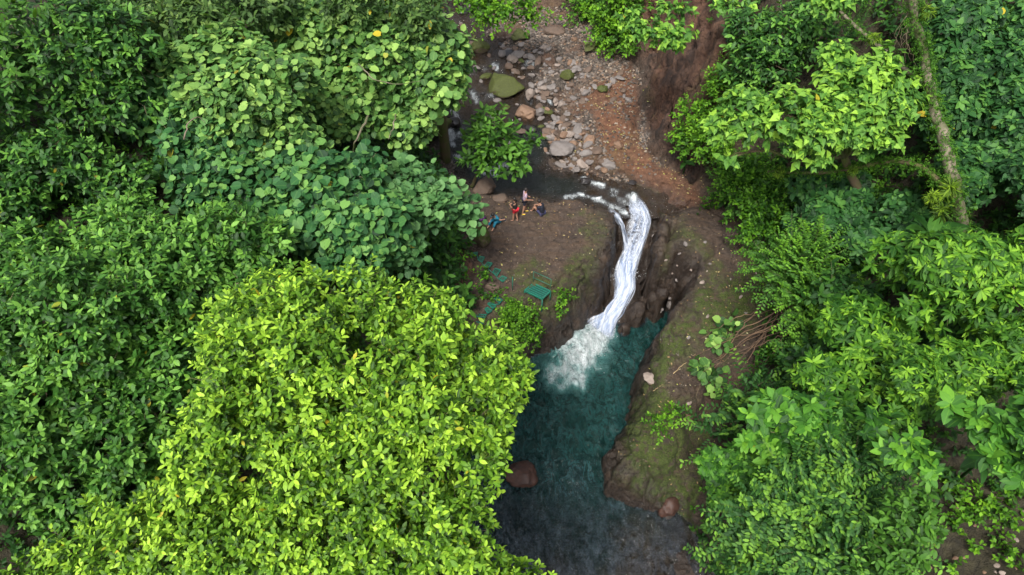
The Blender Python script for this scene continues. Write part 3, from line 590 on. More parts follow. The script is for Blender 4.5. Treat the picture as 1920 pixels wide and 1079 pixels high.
def world_scatter(n, x0, x1, y0, y1, cond, seed):
    r = np.random.default_rng(seed); P = np.stack([r.uniform(x0, x1, n), r.uniform(y0, y1, n)], 1); h, mk = terrain(P); k = cond(P, h, mk, r.random(n)); return np.column_stack([P, h])[k]
q = world_scatter(60000, -5, 8, 28.4, 44, lambda P, h, mk, u: (mk['dr'] < .3) & (mk['dl'] < .2) & (mk['rv'] > -.35) & (u < np.where(sdist(P, RED) < .1, .06, .55) * (.25 + sst(-.4, .5, mk['med']))), 31)
scatter_tets('gravel', q, np.random.default_rng(2).uniform(.022, .12, len(q)), M['pebbles'], 3)
q = world_scatter(9000, -2.5, 12, 12, 28, lambda P, h, mk, u: (mk['dr'] < .6) & (mk['dl'] < .2) & (mk['g'] > .5) & (u < .34 * (.3 + sst(-.2, .6, mk['med']))), 33)
scatter_tets('rock_grit', q, np.random.default_rng(4).uniform(.012, .045, len(q)), M['pebbles'], 5)
# fallen leaves
def litter(name, q, smin, smax, mat, seed):
    r = np.random.default_rng(seed); n = len(q); O = np.array([[-1, 0, 0], [0, -.42, .15], [1, 0, .05], [0, .42, .12]]); a = r.uniform(0, 6.28, n); s = r.uniform(smin, smax, n)
    V = O[None] * s[:, None, None]; c, d = np.cos(a)[:, None], np.sin(a)[:, None]; V = np.stack([V[..., 0] * c - V[..., 1] * d, V[..., 0] * d + V[..., 1] * c, V[..., 2] + s[:, None] * r.normal(size=(n, 4)) * .12 + .02], -1) + q[:, None]
    t = np.repeat(r.random(n), 4); me = mesh_np(name, V.reshape(-1, 3), (np.array([[0, 1, 2, 3]]) + 4 * np.arange(n)[:, None]).ravel(), np.full(n, 4), dict(tint=np.stack([t, t, t], 1)))
    return tag(link(name, me, None, [mat]), kind='stuff')
N = NT('litter'); a = N.attr('tint'); N.l(N.ramp(a[0], [(0, (.14, .07, .03)), (.4, (.30, .20, .09)), (.7, (.45, .36, .16)), (.86, (.30, .34, .05)), (1, (.55, .48, .36))]), N.b.inputs['Base Color']); M['litter'] = N.m
q = world_scatter(9000, -2.5, 12.5, 11, 37, lambda P, h, mk, u: (mk['dr'] < 1.2) & (mk['dl'] < .3) & (mk['g'] > .4) & (mk['rv'] > .1) & (u < np.where(sdist(P, RED) < .3, .8, .2)), 41)
litter('fallen_leaves', q, .03, .075, M['litter'], 6)

# ------------------------------------------------------------------ foliage
def tmpl(kind):
    """leaf template: x along, y across, z up; length 1, half width about .5 (scaled by the width ratio)"""
    if kind == 'ell':      # elliptic, folded along the midrib, tip drooping
        V = [(0, 0, 0), (.24, -.40, .03), (.24, 0, .0), (.24, .40, .03), (.58, -.50, .015), (.58, 0, -.02), (.58, .50, .015), (.86, -.24, -.06), (.86, .24, -.06), (1, 0, -.12)]
        Fc = [(0, 1, 2), (0, 2, 3), (1, 4, 5, 2), (2, 5, 6, 3), (4, 7, 9, 5), (5, 9, 8, 6)]
    elif kind == 'round':  # broad round leaf
        V = [(0, 0, -.02), (-.08, -.26, .04), (.30, -.52, .07), (.70, -.40, .02), (1, 0, -.10), (.70, .40, .02), (.30, .52, .07), (-.08, .26, .04), (.42, 0, -.05)]
        Fc = [(0, 1, 2, 8), (8, 2, 3, 4), (0, 8, 6, 7), (8, 4, 5, 6)]
    elif kind == 'heart':  # heart with a drawn-out tip
        V = [(0, 0, 0), (-.12, -.28, .0), (.16, -.52, .03), (.55, -.32, -.02), (1, 0, -.22), (.55, .32, -.02), (.16, .52, .03), (-.12, .28, .0), (.40, 0, -.08)]
        Fc = [(0, 1, 2, 8), (8, 2, 3, 4), (0, 8, 6, 7), (8, 4, 5, 6)]
    elif kind == 'ell4':
        V = [(0, 0, 0), (.24, -.40, .03), (.24, .40, .03), (.58, -.50, .0), (.58, .50, .0), (.86, -.24, -.06), (.86, .24, -.06), (1, 0, -.12)]
        Fc = [(0, 1, 2), (1, 3, 4, 2), (3, 5, 6, 4), (5, 7, 6)]
    elif kind == 'tiny':
        V = [(0, 0, 0), (.5, -.5, .04), (1, 0, -.08), (.5, .5, .04)]; Fc = [(0, 1, 2), (0, 2, 3)]
    V = np.array(V, float)
    uv = np.stack([V[:, 1] * .96 + .5, V[:, 0]], 1); sizes = [len(f) for f in Fc]; flat = np.concatenate([np.array(f) for f in Fc])
    return V, flat, sizes, uv
TM = {k: tmpl(k) for k in ('ell', 'ell4', 'round', 'heart', 'tiny')}
#            template, width, per sprig, twig (x leaf), pattern, droop, dark, mid, light, petiole
SP = {
 'bright':  ('ell4', .44, 10, 1.7, 'spiral', .30, (.018, .062, .005), (.112, .255, .014), (.390, .620, .050)),
 'mid':     ('ell4', .43, 10, 1.7, 'spiral', .35, (.010, .046, .006), (.046, .148, .020), (.185, .390, .055)),
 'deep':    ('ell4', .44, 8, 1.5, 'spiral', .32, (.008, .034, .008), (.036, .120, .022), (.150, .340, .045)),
 'olive':   ('ell4', .45, 8, 1.6, 'spiral', .30, (.018, .045, .010), (.060, .130, .030), (.150, .240, .055)),
 'vine':    ('round', .98, 4, 1.3, 'loose', .35, (.022, .070, .016), (.085, .205, .040), (.260, .420, .090)),
 'vinedk':  ('round', .98, 4, 1.3, 'loose', .35, (.010, .046, .014), (.038, .138, .038), (.150, .310, .065)),
 'vineflat':('round', .95, 5, 1.4, 'loose', .15, (.020, .070, .020), (.062, .165, .050), (.130, .270, .080)),
 'heart':   ('heart', .88, 6, 1.3, 'spiral', .62, (.022, .090, .012), (.095, .240, .032), (.285, .500, .050)),
 'sapling': ('ell4', .42, 7, 1.5, 'spiral', .30, (.018, .060, .008), (.055, .160, .016), (.110, .260, .028)),
 'rosette': ('ell', .50, 8, .25, 'rosette', .22, (.016, .070, .010), (.065, .210, .022), (.170, .380, .030)),
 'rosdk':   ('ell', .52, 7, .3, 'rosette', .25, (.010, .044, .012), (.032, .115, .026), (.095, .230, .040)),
 'narrow':  ('ell4', .30, 10, .8, 'rosette', .30, (.014, .070, .005), (.064, .185, .014), (.225, .440, .030)),
 'pinnate': ('ell4', .46, 16, 6.0, 'pinnate', .22, (.010, .052, .010), (.034, .112, .024), (.175, .360, .035)),
 'feather': ('tiny', .50, 22, 7.5, 'pinnate', .18, (.018, .065, .010), (.060, .170, .020), (.145, .330, .022)),
 'small':   ('tiny', .60, 10, 3.2, 'spiral', .25, (.010, .046, .005), (.036, .120, .008), (.120, .290, .014)),
 'smallbr': ('tiny', .62, 10, 3.2, 'spiral', .25, (.022, .080, .006), (.075, .210, .010), (.180, .380, .020)),
 'fern':    ('tiny', .26, 34, 7.0, 'pinnate', .18, (.012, .060, .010), (.035, .130, .016), (.100, .270, .020)),
 'strap':   ('ell', .13, 16, .25, 'rosette', .35, (.030, .070, .006), (.100, .190, .010), (.240, .380, .020)),
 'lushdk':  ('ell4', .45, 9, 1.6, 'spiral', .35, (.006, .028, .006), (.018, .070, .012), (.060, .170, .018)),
}
for k, s in SP.items():
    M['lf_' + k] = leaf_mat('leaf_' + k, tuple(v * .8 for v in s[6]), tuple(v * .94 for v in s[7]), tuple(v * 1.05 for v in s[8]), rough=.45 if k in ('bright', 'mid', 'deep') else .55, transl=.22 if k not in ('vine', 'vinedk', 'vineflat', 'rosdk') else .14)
def frame(d, nref):
    s = nrm(np.cross(nref, d)); n = nrm(np.cross(d, s)); return s, n
def sprigs(P, A, L, sp, r):
    """leaves of every sprig: position, direction, normal, length, tint"""
    t, wr, n, tw, pat, droop = SP[sp][:6]; m = len(P); tl = L * tw * r.uniform(.7, 1.25, m)
    ref = nrm(np.cross(A, r.normal(size=(m, 3)))); b = np.cross(A, ref); bright = r.normal(size=m) * .14
    pos, dr, no, ln, ti, sid = [], [], [], [], [], []
    ph0 = r.uniform(0, 6.28, m); up = np.array([0, 0, 1.0]); bendz = r.uniform(.0, .35, m)
    for i in range(n):
        f = (i + .5) / n
        if pat == 'rosette':
            ph = ph0 + i * 2 * math.pi / n * (1 if i % 2 else 1.02) + r.normal(size=m) * .18; el = np.radians(82 - 26 * f) + r.normal(size=m) * .12; k = .6 + .4 * f
            ll = L * r.uniform(.75, 1.1, m) * (1.05 - .35 * (f > .7))
        elif pat == 'pinnate':
            ph = np.where(i % 2, math.pi, 0) + r.normal(size=m) * .15; el = np.radians(58) + r.normal(size=m) * .15; ll = L * r.uniform(.8, 1.15, m) * (1 - .35 * abs(f - .45)); k = f
        elif pat == 'loose':
            ph = ph0 + i * 2.4 + r.normal(size=m) * .5; el = np.radians(70) + r.normal(size=m) * .35; ll = L * r.uniform(.55, 1.12, m); k = f
        else:
            ph = ph0 + i * 2.4 + r.normal(size=m) * .2; el = np.radians(78 - 42 * f) + r.normal(size=m) * .15; ll = L * r.uniform(.55, 1.12, m) * (1 - .3 * (f > .85)); k = f
        if pat == 'pinnate':
            s_ = nrm(np.cross(A, up + .001)); rad = s_ * (np.where(i % 2, -1.0, 1.0)) + r.normal(size=(m, 3)) * .12
        else:
            rad = ref * np.cos(ph)[:, None] + b * np.sin(ph)[:, None]
        d = A * np.cos(el)[:, None] + rad * np.sin(el)[:, None]; d = nrm(d - up * (droop * r.uniform(.5, 1.3, m))[:, None])
        p = P + A * (tl * k)[:, None] - up * (bendz * tl * k * k)[:, None]
        if pat in ('loose',): p = p + rad * (L * r.uniform(.2, .9, m))[:, None] if not np.isscalar(L) else p + rad * (L * r.uniform(.2, .9, m))[:, None]
        nr = up * .8 + A * .55 + r.normal(size=(m, 3)) * (.30 if pat != 'pinnate' else .18)
        s, nn = frame(d, nr)
        pos.append(p); dr.append(d); no.append(nn); ln.append(ll + 0 * tl); sid.append(np.arange(m))
        ti.append(np.clip(.32 + .55 * (f - .4) + bright + r.normal(size=m) * .13, 0, 1))
    return [np.concatenate(x) for x in (pos, dr, no, ln, ti, sid)] + [tl]
PLANTS = []
def lobes_on(blob, lobe_px, r, reach=0):
    reach = reach * .5
    cx, cy, rx, ry, dep = blob[:5]; C = at_d(cx, cy, dep); a = rx * dep / F; b = ry * dep / F; rad = np.array([a, b * 1.05, min(b * .9, a * 1.2)]) - reach; rad = np.maximum(rad, .12)
    rl = lobe_px * dep / F; n = int(max(3, 2.5 * (a * b) / rl ** 2)); u = nrm(r.normal(size=(n * 3, 3))); toc = nrm(CAM - C)
    u = u[(u @ toc > -.35)][:n]; R_ = rl * r.uniform(.4, 1.5, len(u)); R_ = np.minimum(R_, rad.min() * .8)
    k = 1 + .20 * r.normal(size=len(u)).clip(-2.2, .8); c = C + u * np.maximum(rad - R_[:, None] * .85, .05) * k[:, None]
    return c, R_, C, rad
def plant(name, label, cat, sp, leaf_px, blobs, lobe_px=44, cover=1.0, group=None, quota=0, trunk=None, base=None, flat=.8, seed=0, yellow=.0, mat=None, inner=.25, twigs=.35, upb=.5, tp=None):
    r = np.random.default_rng(1000 + len(PLANTS) * 13 + seed); PP, AA, LL = [], [], []; lob_all = []
    bl = [tuple(q) for q in blobs]; res = []
    for q in bl:
        if isinstance(q[4], str):       # height above the ground along the line of sight
            g, t = ground_at(q[0], q[1]); q = (*q[:4], t - float(q[4]))
        res.append(q)
    lobs = [lobes_on(q, lobe_px, r, (.5 + .5 * min(SP[sp][3], 1.6 if SP[sp][3] < 3 else 3.5)) * leaf_px * q[4] / F) for q in res]
    AC = np.concatenate([l[0] for l in lobs]); AR = np.concatenate([l[1] for l in lobs]); toc = nrm(CAM - AC.mean(0))
    for q, (c, Rl, C, rad) in zip(res, lobs):
        L = leaf_px * q[4] / F; tw = SP[sp][3]; fp = (L * (1.05 + .34 * min(tw, 4))) ** 2 * (.55 if tw < 3 else .34)
        for ci, ri in zip(c, Rl):
            n = int(4 * math.pi * ri * ri / fp * cover * 1.25) + 2
            u = nrm(r.normal(size=(n, 3)) + toc * .35 + [0, 0, .15]); lum = 1 + .16 * vnoise(u * 2.3 + ci, 5) ; p = ci + u * (ri * lum * np.where(r.random(n) < inner, r.uniform(.45, .9, n), r.uniform(.88, 1.1, n)))[:, None] * [1, 1, flat + .1]
            dd = np.linalg.norm(p[:, None] - AC[None], axis=2) / AR[None]; ok = (dd < .72).sum(1) <= 0
            away = (u @ toc) < -.15; ok &= ~away | (r.random(n) < .18); ok |= (r.random(n) < .06)
            p = p[ok]; u = u[ok]; gz = ground_z(p[:, 0], p[:, 1]); k = p[:, 2] > gz + .03; p = p[k]; u = u[k]
            PP.append(p); AA.append(nrm(u * .9 + np.array([0, 0, upb]) + r.normal(size=u.shape) * .33)); LL.append(np.full(len(p), L) * r.uniform(.85, 1.12, len(p)))
    P = np.concatenate(PP); A = np.concatenate(AA); L = np.concatenate(LL)
    if not len(P): print('EMPTY', label); return
    D = sprigs(P, A, L, sp, r); tone = .14 * fbm(D[0] * 1.0, 2, 7); D[4] = np.clip((D[4] - .36) * 1.35 + .36 + tone, 0, 1)
    C0 = np.array(base if base is not None else lobs[0][2]).astype(float)
    ye = (r.random(len(D[0])) < yellow) * r.uniform(.4, 1, len(D[0]))
    PLANTS.append(dict(name=name, label=label, cat=cat, sp=sp, D=D, P=P, A=A, AC=AC, AR=AR, C=C0, group=group, quota=int(quota * .78), trunk=trunk, twigs=twigs, r=r, ye=ye, res=res, tp=tp))
def leaf_arrays(sp, pos, d, n, L, tint, ye):
    V, flat, sizes, uv = TM[SP[sp][0]]; wr = SP[sp][1]; s = np.cross(n, d); m = len(pos)
    W = pos[:, None] + L[:, None, None] * (V[None, :, :1] * d[:, None] + V[None, :, 1:2] * wr * s[:, None] + V[None, :, 2:] * n[:, None])
    k = len(V); at = np.repeat(np.stack([tint, ye, ye], 1), k, 0)
    return W.reshape(-1, 3), (flat[None] + k * np.arange(m)[:, None]).ravel(), np.tile(sizes, m), at, np.tile(uv, (m, 1))
LEAFM = {}
def leaf_mesh(sp, q, y):
    k = (sp, q, y)
    if k not in LEAFM:
        W, fl, sz, at, uv = leaf_arrays(sp, np.zeros((1, 3)), np.array([[1., 0, 0]]), np.array([[0, 0, 1.]]), np.ones(1), np.array([q / 7.]), np.array([y / 2.]))
        LEAFM[k] = mesh_np('leaf', W, fl, sz, dict(tint=at), uv); LEAFM[k].materials.append(M['lf_' + sp])
    return LEAFM[k]
def realise():
    # which leaves show: nearest leaf in every small patch of the view
    cell = 7.0; allp = np.concatenate([p['D'][0] + p['D'][1] * p['D'][3][:, None] * .5 for p in PLANTS]); own = np.concatenate([np.full(len(p['D'][0]), i) for i, p in enumerate(PLANTS)])
    size = np.concatenate([p['D'][3] for p in PLANTS]); x, y, dep = project(allp); okf = (x > 0) & (x < 1920) & (y > 0) & (y < 1079)
    key = np.floor(x / cell).astype(int) + 400 * np.floor(y / cell).astype(int); key[~okf] = -1
    order = np.lexsort((dep, key)); ks = key[order]; first = np.concatenate([[True], ks[1:] != ks[:-1]]) & (ks >= 0); vis = np.zeros(len(key), bool); vis[order[first]] = True
    o0 = 0; tot = 0
    for i, p in enumerate(PLANTS):
        pos, d, n, L, ti, sid, tl = p['D']; m = len(pos); v = vis[o0:o0 + m]; px = (L / dep[o0:o0 + m]); fac = np.abs((n * nrm(CAM - pos)).sum(1)); o0 += m; tot += m
        root = empty(p['name'], p['C'], p['label'], p['cat'], p['group'])
        pick = np.zeros(m, bool)
        if p['quota']:
            sc = np.where(v, px * (.3 + fac), -1); idx = np.argsort(-sc)[:p['quota']]; idx = idx[sc[idx] > 0]; pick[idx] = True
            for j in idx:
                o = bpy.data.objects.new('leaf', leaf_mesh(p['sp'], int(np.clip(round(ti[j] * 7), 0, 7)), int(round(p['ye'][j] * 2)))); col.objects.link(o); o.parent = root
                s = np.cross(n[j], d[j]); c_ = p['C']; a_ = L[j]; q_ = pos[j] - c_
                o.matrix_local = Matrix(((d[j][0] * a_, s[0] * a_, n[j][0] * a_, q_[0]), (d[j][1] * a_, s[1] * a_, n[j][1] * a_, q_[1]), (d[j][2] * a_, s[2] * a_, n[j][2] * a_, q_[2]), (0, 0, 0, 1)))
        k = ~pick
        if k.any():
            W, fl, sz, at, uv = leaf_arrays(p['sp'], pos[k] - p['C'], d[k], n[k], L[k], ti[k], p['ye'][k])
            tag(link('foliage', mesh_np('foliage', W, fl, sz, dict(tint=at), uv), root, [M['lf_' + p['sp']]]), kind='stuff')
        # twigs that carry the leaves
        r = p['r']; P, A = p['P'], p['A']; kk = r.random(len(P)) < p['twigs']; Pk, Ak, tk = P[kk], A[kk], tl[kk]; near = np.argmin(np.linalg.norm(Pk[:, None] - p['AC'][None], axis=2), 1) if len(Pk) < 6000 else r.integers(0, len(p['AC']), len(Pk))
        if not len(Pk): continue
        root_ = Pk + (p['AC'][near] - Pk) * .45; s_ = nrm(np.cross(Ak, r.normal(size=Ak.shape))) * (np.mean(L) * .028)
        V = np.stack([root_ - s_ * 1.4, root_ + s_ * 1.4, Pk + s_, Pk - s_, Pk + Ak * tk[:, None] + s_ * .3, Pk + Ak * tk[:, None] - s_ * .3, root_ + np.cross(Ak, s_) * 1.4, Pk + np.cross(Ak, s_)], 1) - p['C']
        q = np.array([0, 1, 2, 3, 3, 2, 4, 5, 1, 6, 7, 2, 6, 0, 3, 7]); mm = len(Pk)
        tag(link('twigs', mesh_np('twigs', V.reshape(-1, 3), (q[None] + 8 * np.arange(mm)[:, None]).ravel(), np.full(mm * 4, 4)), root, [M['twig']]), kind='stuff')
        if p['trunk']: woody(p, root)
    print('LEAVES', tot, 'tris', sum(len(me.polygons) for me in bpy.data.meshes))
def curve_pts(a, b, sag, r, n=8, wob=.12):
    a, b = np.array(a, float), np.array(b, float); t = np.linspace(0, 1, n)[:, None]; L = np.linalg.norm(b - a)
    return a + (b - a) * t + np.array([0, 0, 1]) * (np.sin(t * math.pi) * sag) + r.normal(size=(n, 3)) * wob * L * .12 * np.sin(t * math.pi)
def woody(p, root):
    rad, mat, nb = p['trunk'][:3]; r = p['r']; C = p['AC'].mean(0); base = p['C']; top = C + [0, 0, .1 * (C[2] - base[2])]
    fork = base + (top - base) * .6 if p['tp'] is None else np.array(p['tp'][-1]); mb = MB(); pts = curve_pts(base - [0, 0, .3], fork, 0, r, 9) if p['tp'] is None else np.array([np.interp(np.linspace(0, len(p['tp']) - 1, 9), np.arange(len(p['tp'])), np.array(p['tp'])[:, j]) for j in range(3)]).T; mb.tube(pts - base, np.linspace(rad * 1.25, rad * .7, 9), 8)
    link('trunk', mb.mesh('trunk'), root, [M[mat]])
    idx = r.choice(len(p['AC']), min(nb, len(p['AC'])), replace=False)
    for j in idx:
        mb = MB(); pts = curve_pts(pts[-1 - (j % 3)] if False else fork, p['AC'][j], .25, r, 8, .6); mb.tube(pts - base, np.linspace(rad * .5, rad * .12, 8), 6)
        e = p['AC'][j]
        for _ in range(3):
            q = e + nrm(r.normal(size=3) + [0, 0, .5]) * p['AR'][j] * .8; mb.tube(curve_pts(pts[-3], q, .05, r, 5, .5) - base, np.linspace(rad * .14, rad * .05, 5), 5, False)
        link('branch', mb.mesh('branch'), root, [M[mat]])
def gbase(px, py, dx=0, dy=0):
    p, t = ground_at(px, py); x, y = p[0] + dx, p[1] + dy; return (x, y, float(ground_z(x, y)[0]))
def under(blob):     # the spot on the ground straight below a crown
    c = at_d(blob[0], blob[1], blob[4]); return (c[0], c[1], float(ground_z(c[0], c[1])[0]))
def undergrowth():
    """dark ground cover over both banks"""
    r = np.random.default_rng(77); n = 30000; P = np.stack([r.uniform(-19, 21, n), r.uniform(3, 52, n)], 1); h, mk = terrain(P)
    edge = np.maximum(mk['dl'] - .3, np.where(P[:, 1] > 27.0, mk['dr'] - 4.2 - 1.5 * mk['med'] + sst(36, 40, P[:, 1]) * 3.9, mk['dr'] - .25 - .35 * mk['med']))
    q = np.column_stack([P, h]); x, y, dep = project(q); soilpatch = ((x > 1745) & (y > 915) & (x < 2050))
    k = (edge > 0) & (r.random(n) < sst(-.2, .8, edge) + .05) & (x > -220) & (x < 2140) & (y > -160) & (y < 1250) & ~soilpatch & (dep > 8); q = q[k]
    e = .2; gx = (ground_z(q[:, 0] + e, q[:, 1]) - ground_z(q[:, 0] - e, q[:, 1])) / (2 * e); gy = (ground_z(q[:, 0], q[:, 1] + e) - ground_z(q[:, 0], q[:, 1] - e)) / (2 * e)
    nn = nrm(np.stack([-gx, -gy, np.ones(len(q))], 1)); lift = .15 + .5 * np.clip(fbm(q * .7, 3, 88) + .3, 0, 1.4)
    q = q + nn * (lift * r.uniform(.2, 1, len(q)))[:, None]; A = nrm(nn * .7 + [0, 0, .5] + r.normal(size=nn.shape) * .35)
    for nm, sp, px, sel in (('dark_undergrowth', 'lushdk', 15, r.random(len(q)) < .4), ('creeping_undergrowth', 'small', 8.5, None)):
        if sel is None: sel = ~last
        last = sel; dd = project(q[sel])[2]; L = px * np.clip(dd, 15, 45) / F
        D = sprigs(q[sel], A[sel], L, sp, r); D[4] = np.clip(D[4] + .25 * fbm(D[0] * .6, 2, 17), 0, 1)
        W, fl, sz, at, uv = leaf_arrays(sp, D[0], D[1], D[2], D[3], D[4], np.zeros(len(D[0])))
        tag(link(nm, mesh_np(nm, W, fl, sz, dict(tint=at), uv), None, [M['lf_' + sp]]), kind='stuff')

# ---- left bank
T = plant
bt = [(655, 700, 250, 185, 18.6), (520, 850, 175, 180, 18.2), (790, 830, 150, 200, 18.4), (880, 705, 112, 84, 19.2), (975, 722, 38, 22, 19.4), (940, 780, 30, 20, 19.2), (320, 1020, 215, 105, 17.6), (600, 1020, 260, 120, 17.4), (830, 1030, 110, 110, 18), (500, 640, 110, 110, 19.4), (960, 1110, 60, 50, 18.4), (150, 1110, 160, 60, 17.6), (660, 1170, 400, 80, 17)]
T('broadleaf_tree', 'large bright yellow-green tree filling the lower left beside the pool', 'tree', 'bright', 15.8, bt, 36, .90, inner=.4, quota=300, trunk=(.28, 'bark', 9), base=under((640, 760, 0, 0, 19)), yellow=.004)
mt = [(180, 640, 220, 170, 21.2), (90, 820, 170, 170, 20.2), (270, 820, 120, 150, 21), (60, 500, 120, 90, 22.8), (20, 990, 110, 120, 19.8), (-90, 700, 90, 260, 21)]
T('broadleaf_tree', 'mid-green tree at the left edge, darker than the bright tree beside it', 'tree', 'mid', 17, mt, 36, .88, inner=.35, quota=300, trunk=(.25, 'bark', 7), base=under((140, 700, 0, 0, 21.5)), yellow=.003)
T('broadleaf_tree', 'green tree with drooping leaf tips above and behind the bright tree', 'tree', 'mid', 17.5, [(350, 500, 170, 105, 22.6), (230, 430, 110, 65, 23.6), (500, 560, 90, 60, 21.8), (480, 470, 70, 50, 22.8)], 40, 1.1, quota=260, trunk=(.2, 'bark', 6), base=under((350, 500, 0, 0, 23.2)))
vb = [(700, 110, 170, 100, 31), (600, 60, 120, 70, 31), (800, 140, 84, 95, 31.5), (620, 200, 110, 66, 30.5), (745, 225, 76, 50, 31.2)]
g0 = gbase(836, 300)
T('vine_covered_tree', 'tree smothered in pale round vine leaves at the top left of the stream', 'tree', 'vine', 14, vb, 40, 1.0, quota=300, trunk=(.24, 'bark_moss', 6), base=g0, tp=[np.array(g0) + [0, 0, h] for h in (-.3, 2, 4.2, 5.6)], yellow=.004, seed=2)
T('climbing_vine', 'mound of round grey-green vine leaves in the upper middle left', 'vine', 'vine', 15, [(470, 190, 130, 100, 26.5), (400, 110, 110, 60, 27), (540, 270, 80, 55, 26.5)], 42, .95, quota=240, yellow=.003, seed=1)
T('climbing_vine', 'dark blue-green curtain of round leaves below the upper vine mounds', 'vine', 'vinedk', 15.5, [(380, 270, 130, 90, 26.5), (450, 350, 110, 70, 26.3), (300, 200, 90, 70, 27)], 40, .85, quota=240, yellow=.004)
T('climbing_vine', 'vine of large round leaves hanging just above the bright tree', 'vine', 'vinedk', 18, [(600, 345, 120, 70, 26), (530, 420, 100, 60, 25.4), (660, 420, 110, 70, 25.4), (620, 480, 120, 40, 24.8)], 38, .95, quota=240, yellow=.003)
T('climbing_vine', 'shelf of flat round leaves reaching out to the people on the rock', 'vine', 'vineflat', 16.5, [(760, 380, 110, 60, 27.5), (850, 385, 55, 42, 28.2), (720, 330, 80, 35, 28), (884, 408, 22, 26, 28.6), (700, 440, 90, 60, 26.5), (740, 490, 60, 34, 26)], 34, 1.0, quota=280, yellow=.003, upb=.9)
T('shrub', 'dark glossy shrub in the top left corner', 'shrub', 'deep', 18, [(110, 90, 170, 95, 25), (-30, 160, 90, 120, 24), (180, 190, 110, 70, 25.5)], 44, .95, quota=150, yellow=.003)
T('shrub', 'olive-green shrub along the top edge between corner shrub and vines', 'shrub', 'olive', 18, [(330, 60, 130, 70, 27.5), (280, 130, 90, 50, 27.3), (430, 20, 90, 45, 28)], 40, 1.0, quota=120)
T('shrub', 'brownish green thicket at the top edge left of the stream', 'shrub', 'olive', 15, [(570, 10, 140, 45, 29), (700, 0, 90, 40, 29), (790, 30, 60, 50, 29)], 38, .9, quota=80, yellow=.012)
T('shrub', 'dark shrub with a few lime tips at the middle of the left edge', 'shrub', 'deep', 17, [(90, 300, 130, 70, 24.4), (0, 380, 80, 80, 24), (200, 340, 90, 50, 25)], 40, .95, quota=150, yellow=.003)
T('shrub', 'light green sprig standing out over the dark shrub at the upper left edge', 'shrub', 'sapling', 24, [(40, 150, 45, 26, 22.5), (20, 40, 60, 40, 23)], 26, .8, quota=60)
T('sapling', 'young tree with pointed leaves leaning over the stream behind the people', 'tree', 'sapling', 18, [(930, 255, 48, 48, 34), (900, 300, 36, 40, 34.4), (955, 310, 34, 40, 34.2), (985, 266, 24, 12, 34), (905, 215, 36, 16, 34.4)], 26, 1.25, quota=240, trunk=(.09, 'bark_moss', 5), base=gbase(880, 350), upb=.8)
T('overhanging_tree', 'light green small-leaved tree overhanging the stream at the top edge', 'tree', 'smallbr', 10, [(945, 18, 78, 34, 39), (1000, 44, 34, 18, 39.5), (880, -10, 60, 30, 39)], 28, 1.3, trunk=(.12, 'bark', 4), base=gbase(846, -8))
T('fern_thicket', 'dark leafy thicket between the round vine leaves and the green steps', 'undergrowth', 'lushdk', 15, [(820, 460, 44, 34, '1.2'), (840, 510, 34, 34, '1.0'), (800, 520, 60, 40, '1.4'), (858, 452, 18, 14, '.6')], 30, 1.0, quota=60)
T('herb', 'broad-leaved herb beside the lower end of the green steps', 'plant', 'sapling', 20, [(845, 545, 34, 18, '1.2'), (868, 572, 20, 14, '.6'), (868, 596, 20, 12, '.7')], 20, 1.0, quota=70)
T('herb', 'yellow-green bush with mossy stems below the green landing', 'bush', 'smallbr', 6.5, [(968, 590, 32, 26, '.5'), (990, 620, 28, 22, '.4'), (950, 612, 22, 20, '.5'), (1008, 580, 14, 20, '.3'), (1005, 640, 14, 14, '.25')], 16, .75, group=None)
T('herb', 'small lime-green plant clinging to the rock right of the green landing', 'plant', 'smallbr', 7.5, [(1056, 562, 13, 18, '.25'), (1050, 585, 9, 16, '.2')], 10, 1.0)
T('herb', 'mossy bush spreading over the rock between the two runs of steps', 'bush', 'small', 8, [(908, 518, 9, 12, '.3'), (903, 545, 16, 12, '.3'), (925, 545, 9, 8, '.25')], 14, .9)
# ---- right bank
ht = [(1590, 125, 105, 45, 25.5), (1640, 180, 90, 60, 25.2), (1430, 205, 100, 55, 26.2), (1540, 220, 110, 60, 25.6), (1370, 235, 60, 42, 26.6), (1500, 270, 90, 32, 26), (1640, 250, 70, 45, 25.3), (1370, 300, 26, 16, 27), (1540, 300, 26, 22, 26)]
T('heart_leaved_tree', 'light green heart-leaved tree spreading over the upper right bank', 'tree', 'heart', 16, ht, 40, 1.2, quota=300, trunk=(.2, 'bark_moss', 7), base=gbase(1640, 420), yellow=.003, upb=.5)
T('overhanging_branch', 'light heart-leaved branch hanging in front of the red cliff', 'branch', 'heart', 12.5, [(1240, 62, 66, 28, 31), (1190, 30, 36, 24, 31.4), (1285, 20, 60, 20, 31), (1380, 14, 50, 18, 31), (1255, 92, 30, 12, 31)], 24, 1.1, quota=200, yellow=.004, base=at_d(1300, -60, 31.5))
T('overhanging_branch', 'small heart-leaved spray at the top edge above the heart-leaved tree', 'branch', 'heart', 15, [(1560, 10, 50, 24, 26.5), (1620, -6, 36, 16, 26.5)], 24, 1.1, quota=60, base=at_d(1600, -60, 26))
T('creeper', 'fresh green creeper hanging down the dark rock at the top of the cliff', 'creeper', 'smallbr', 9, [(1150, 50, 40, 46, '.8'), (1110, 18, 50, 28, '1.0'), (1195, 95, 16, 20, '.6'), (1170, 0, 60, 30, '1.0'), (1080, 0, 40, 20, '1.')], 24, 1.1)
T('creeper', 'bright small-leaved creeper along the right edge of the red cliff', 'creeper', 'smallbr', 8, [(1300, 215, 26, 34, '.8'), (1285, 262, 26, 26, '.8'), (1330, 250, 34, 50, '.9'), (1345, 180, 26, 34, '.9'), (1360, 140, 24, 34, '.9')], 22, 1.1)
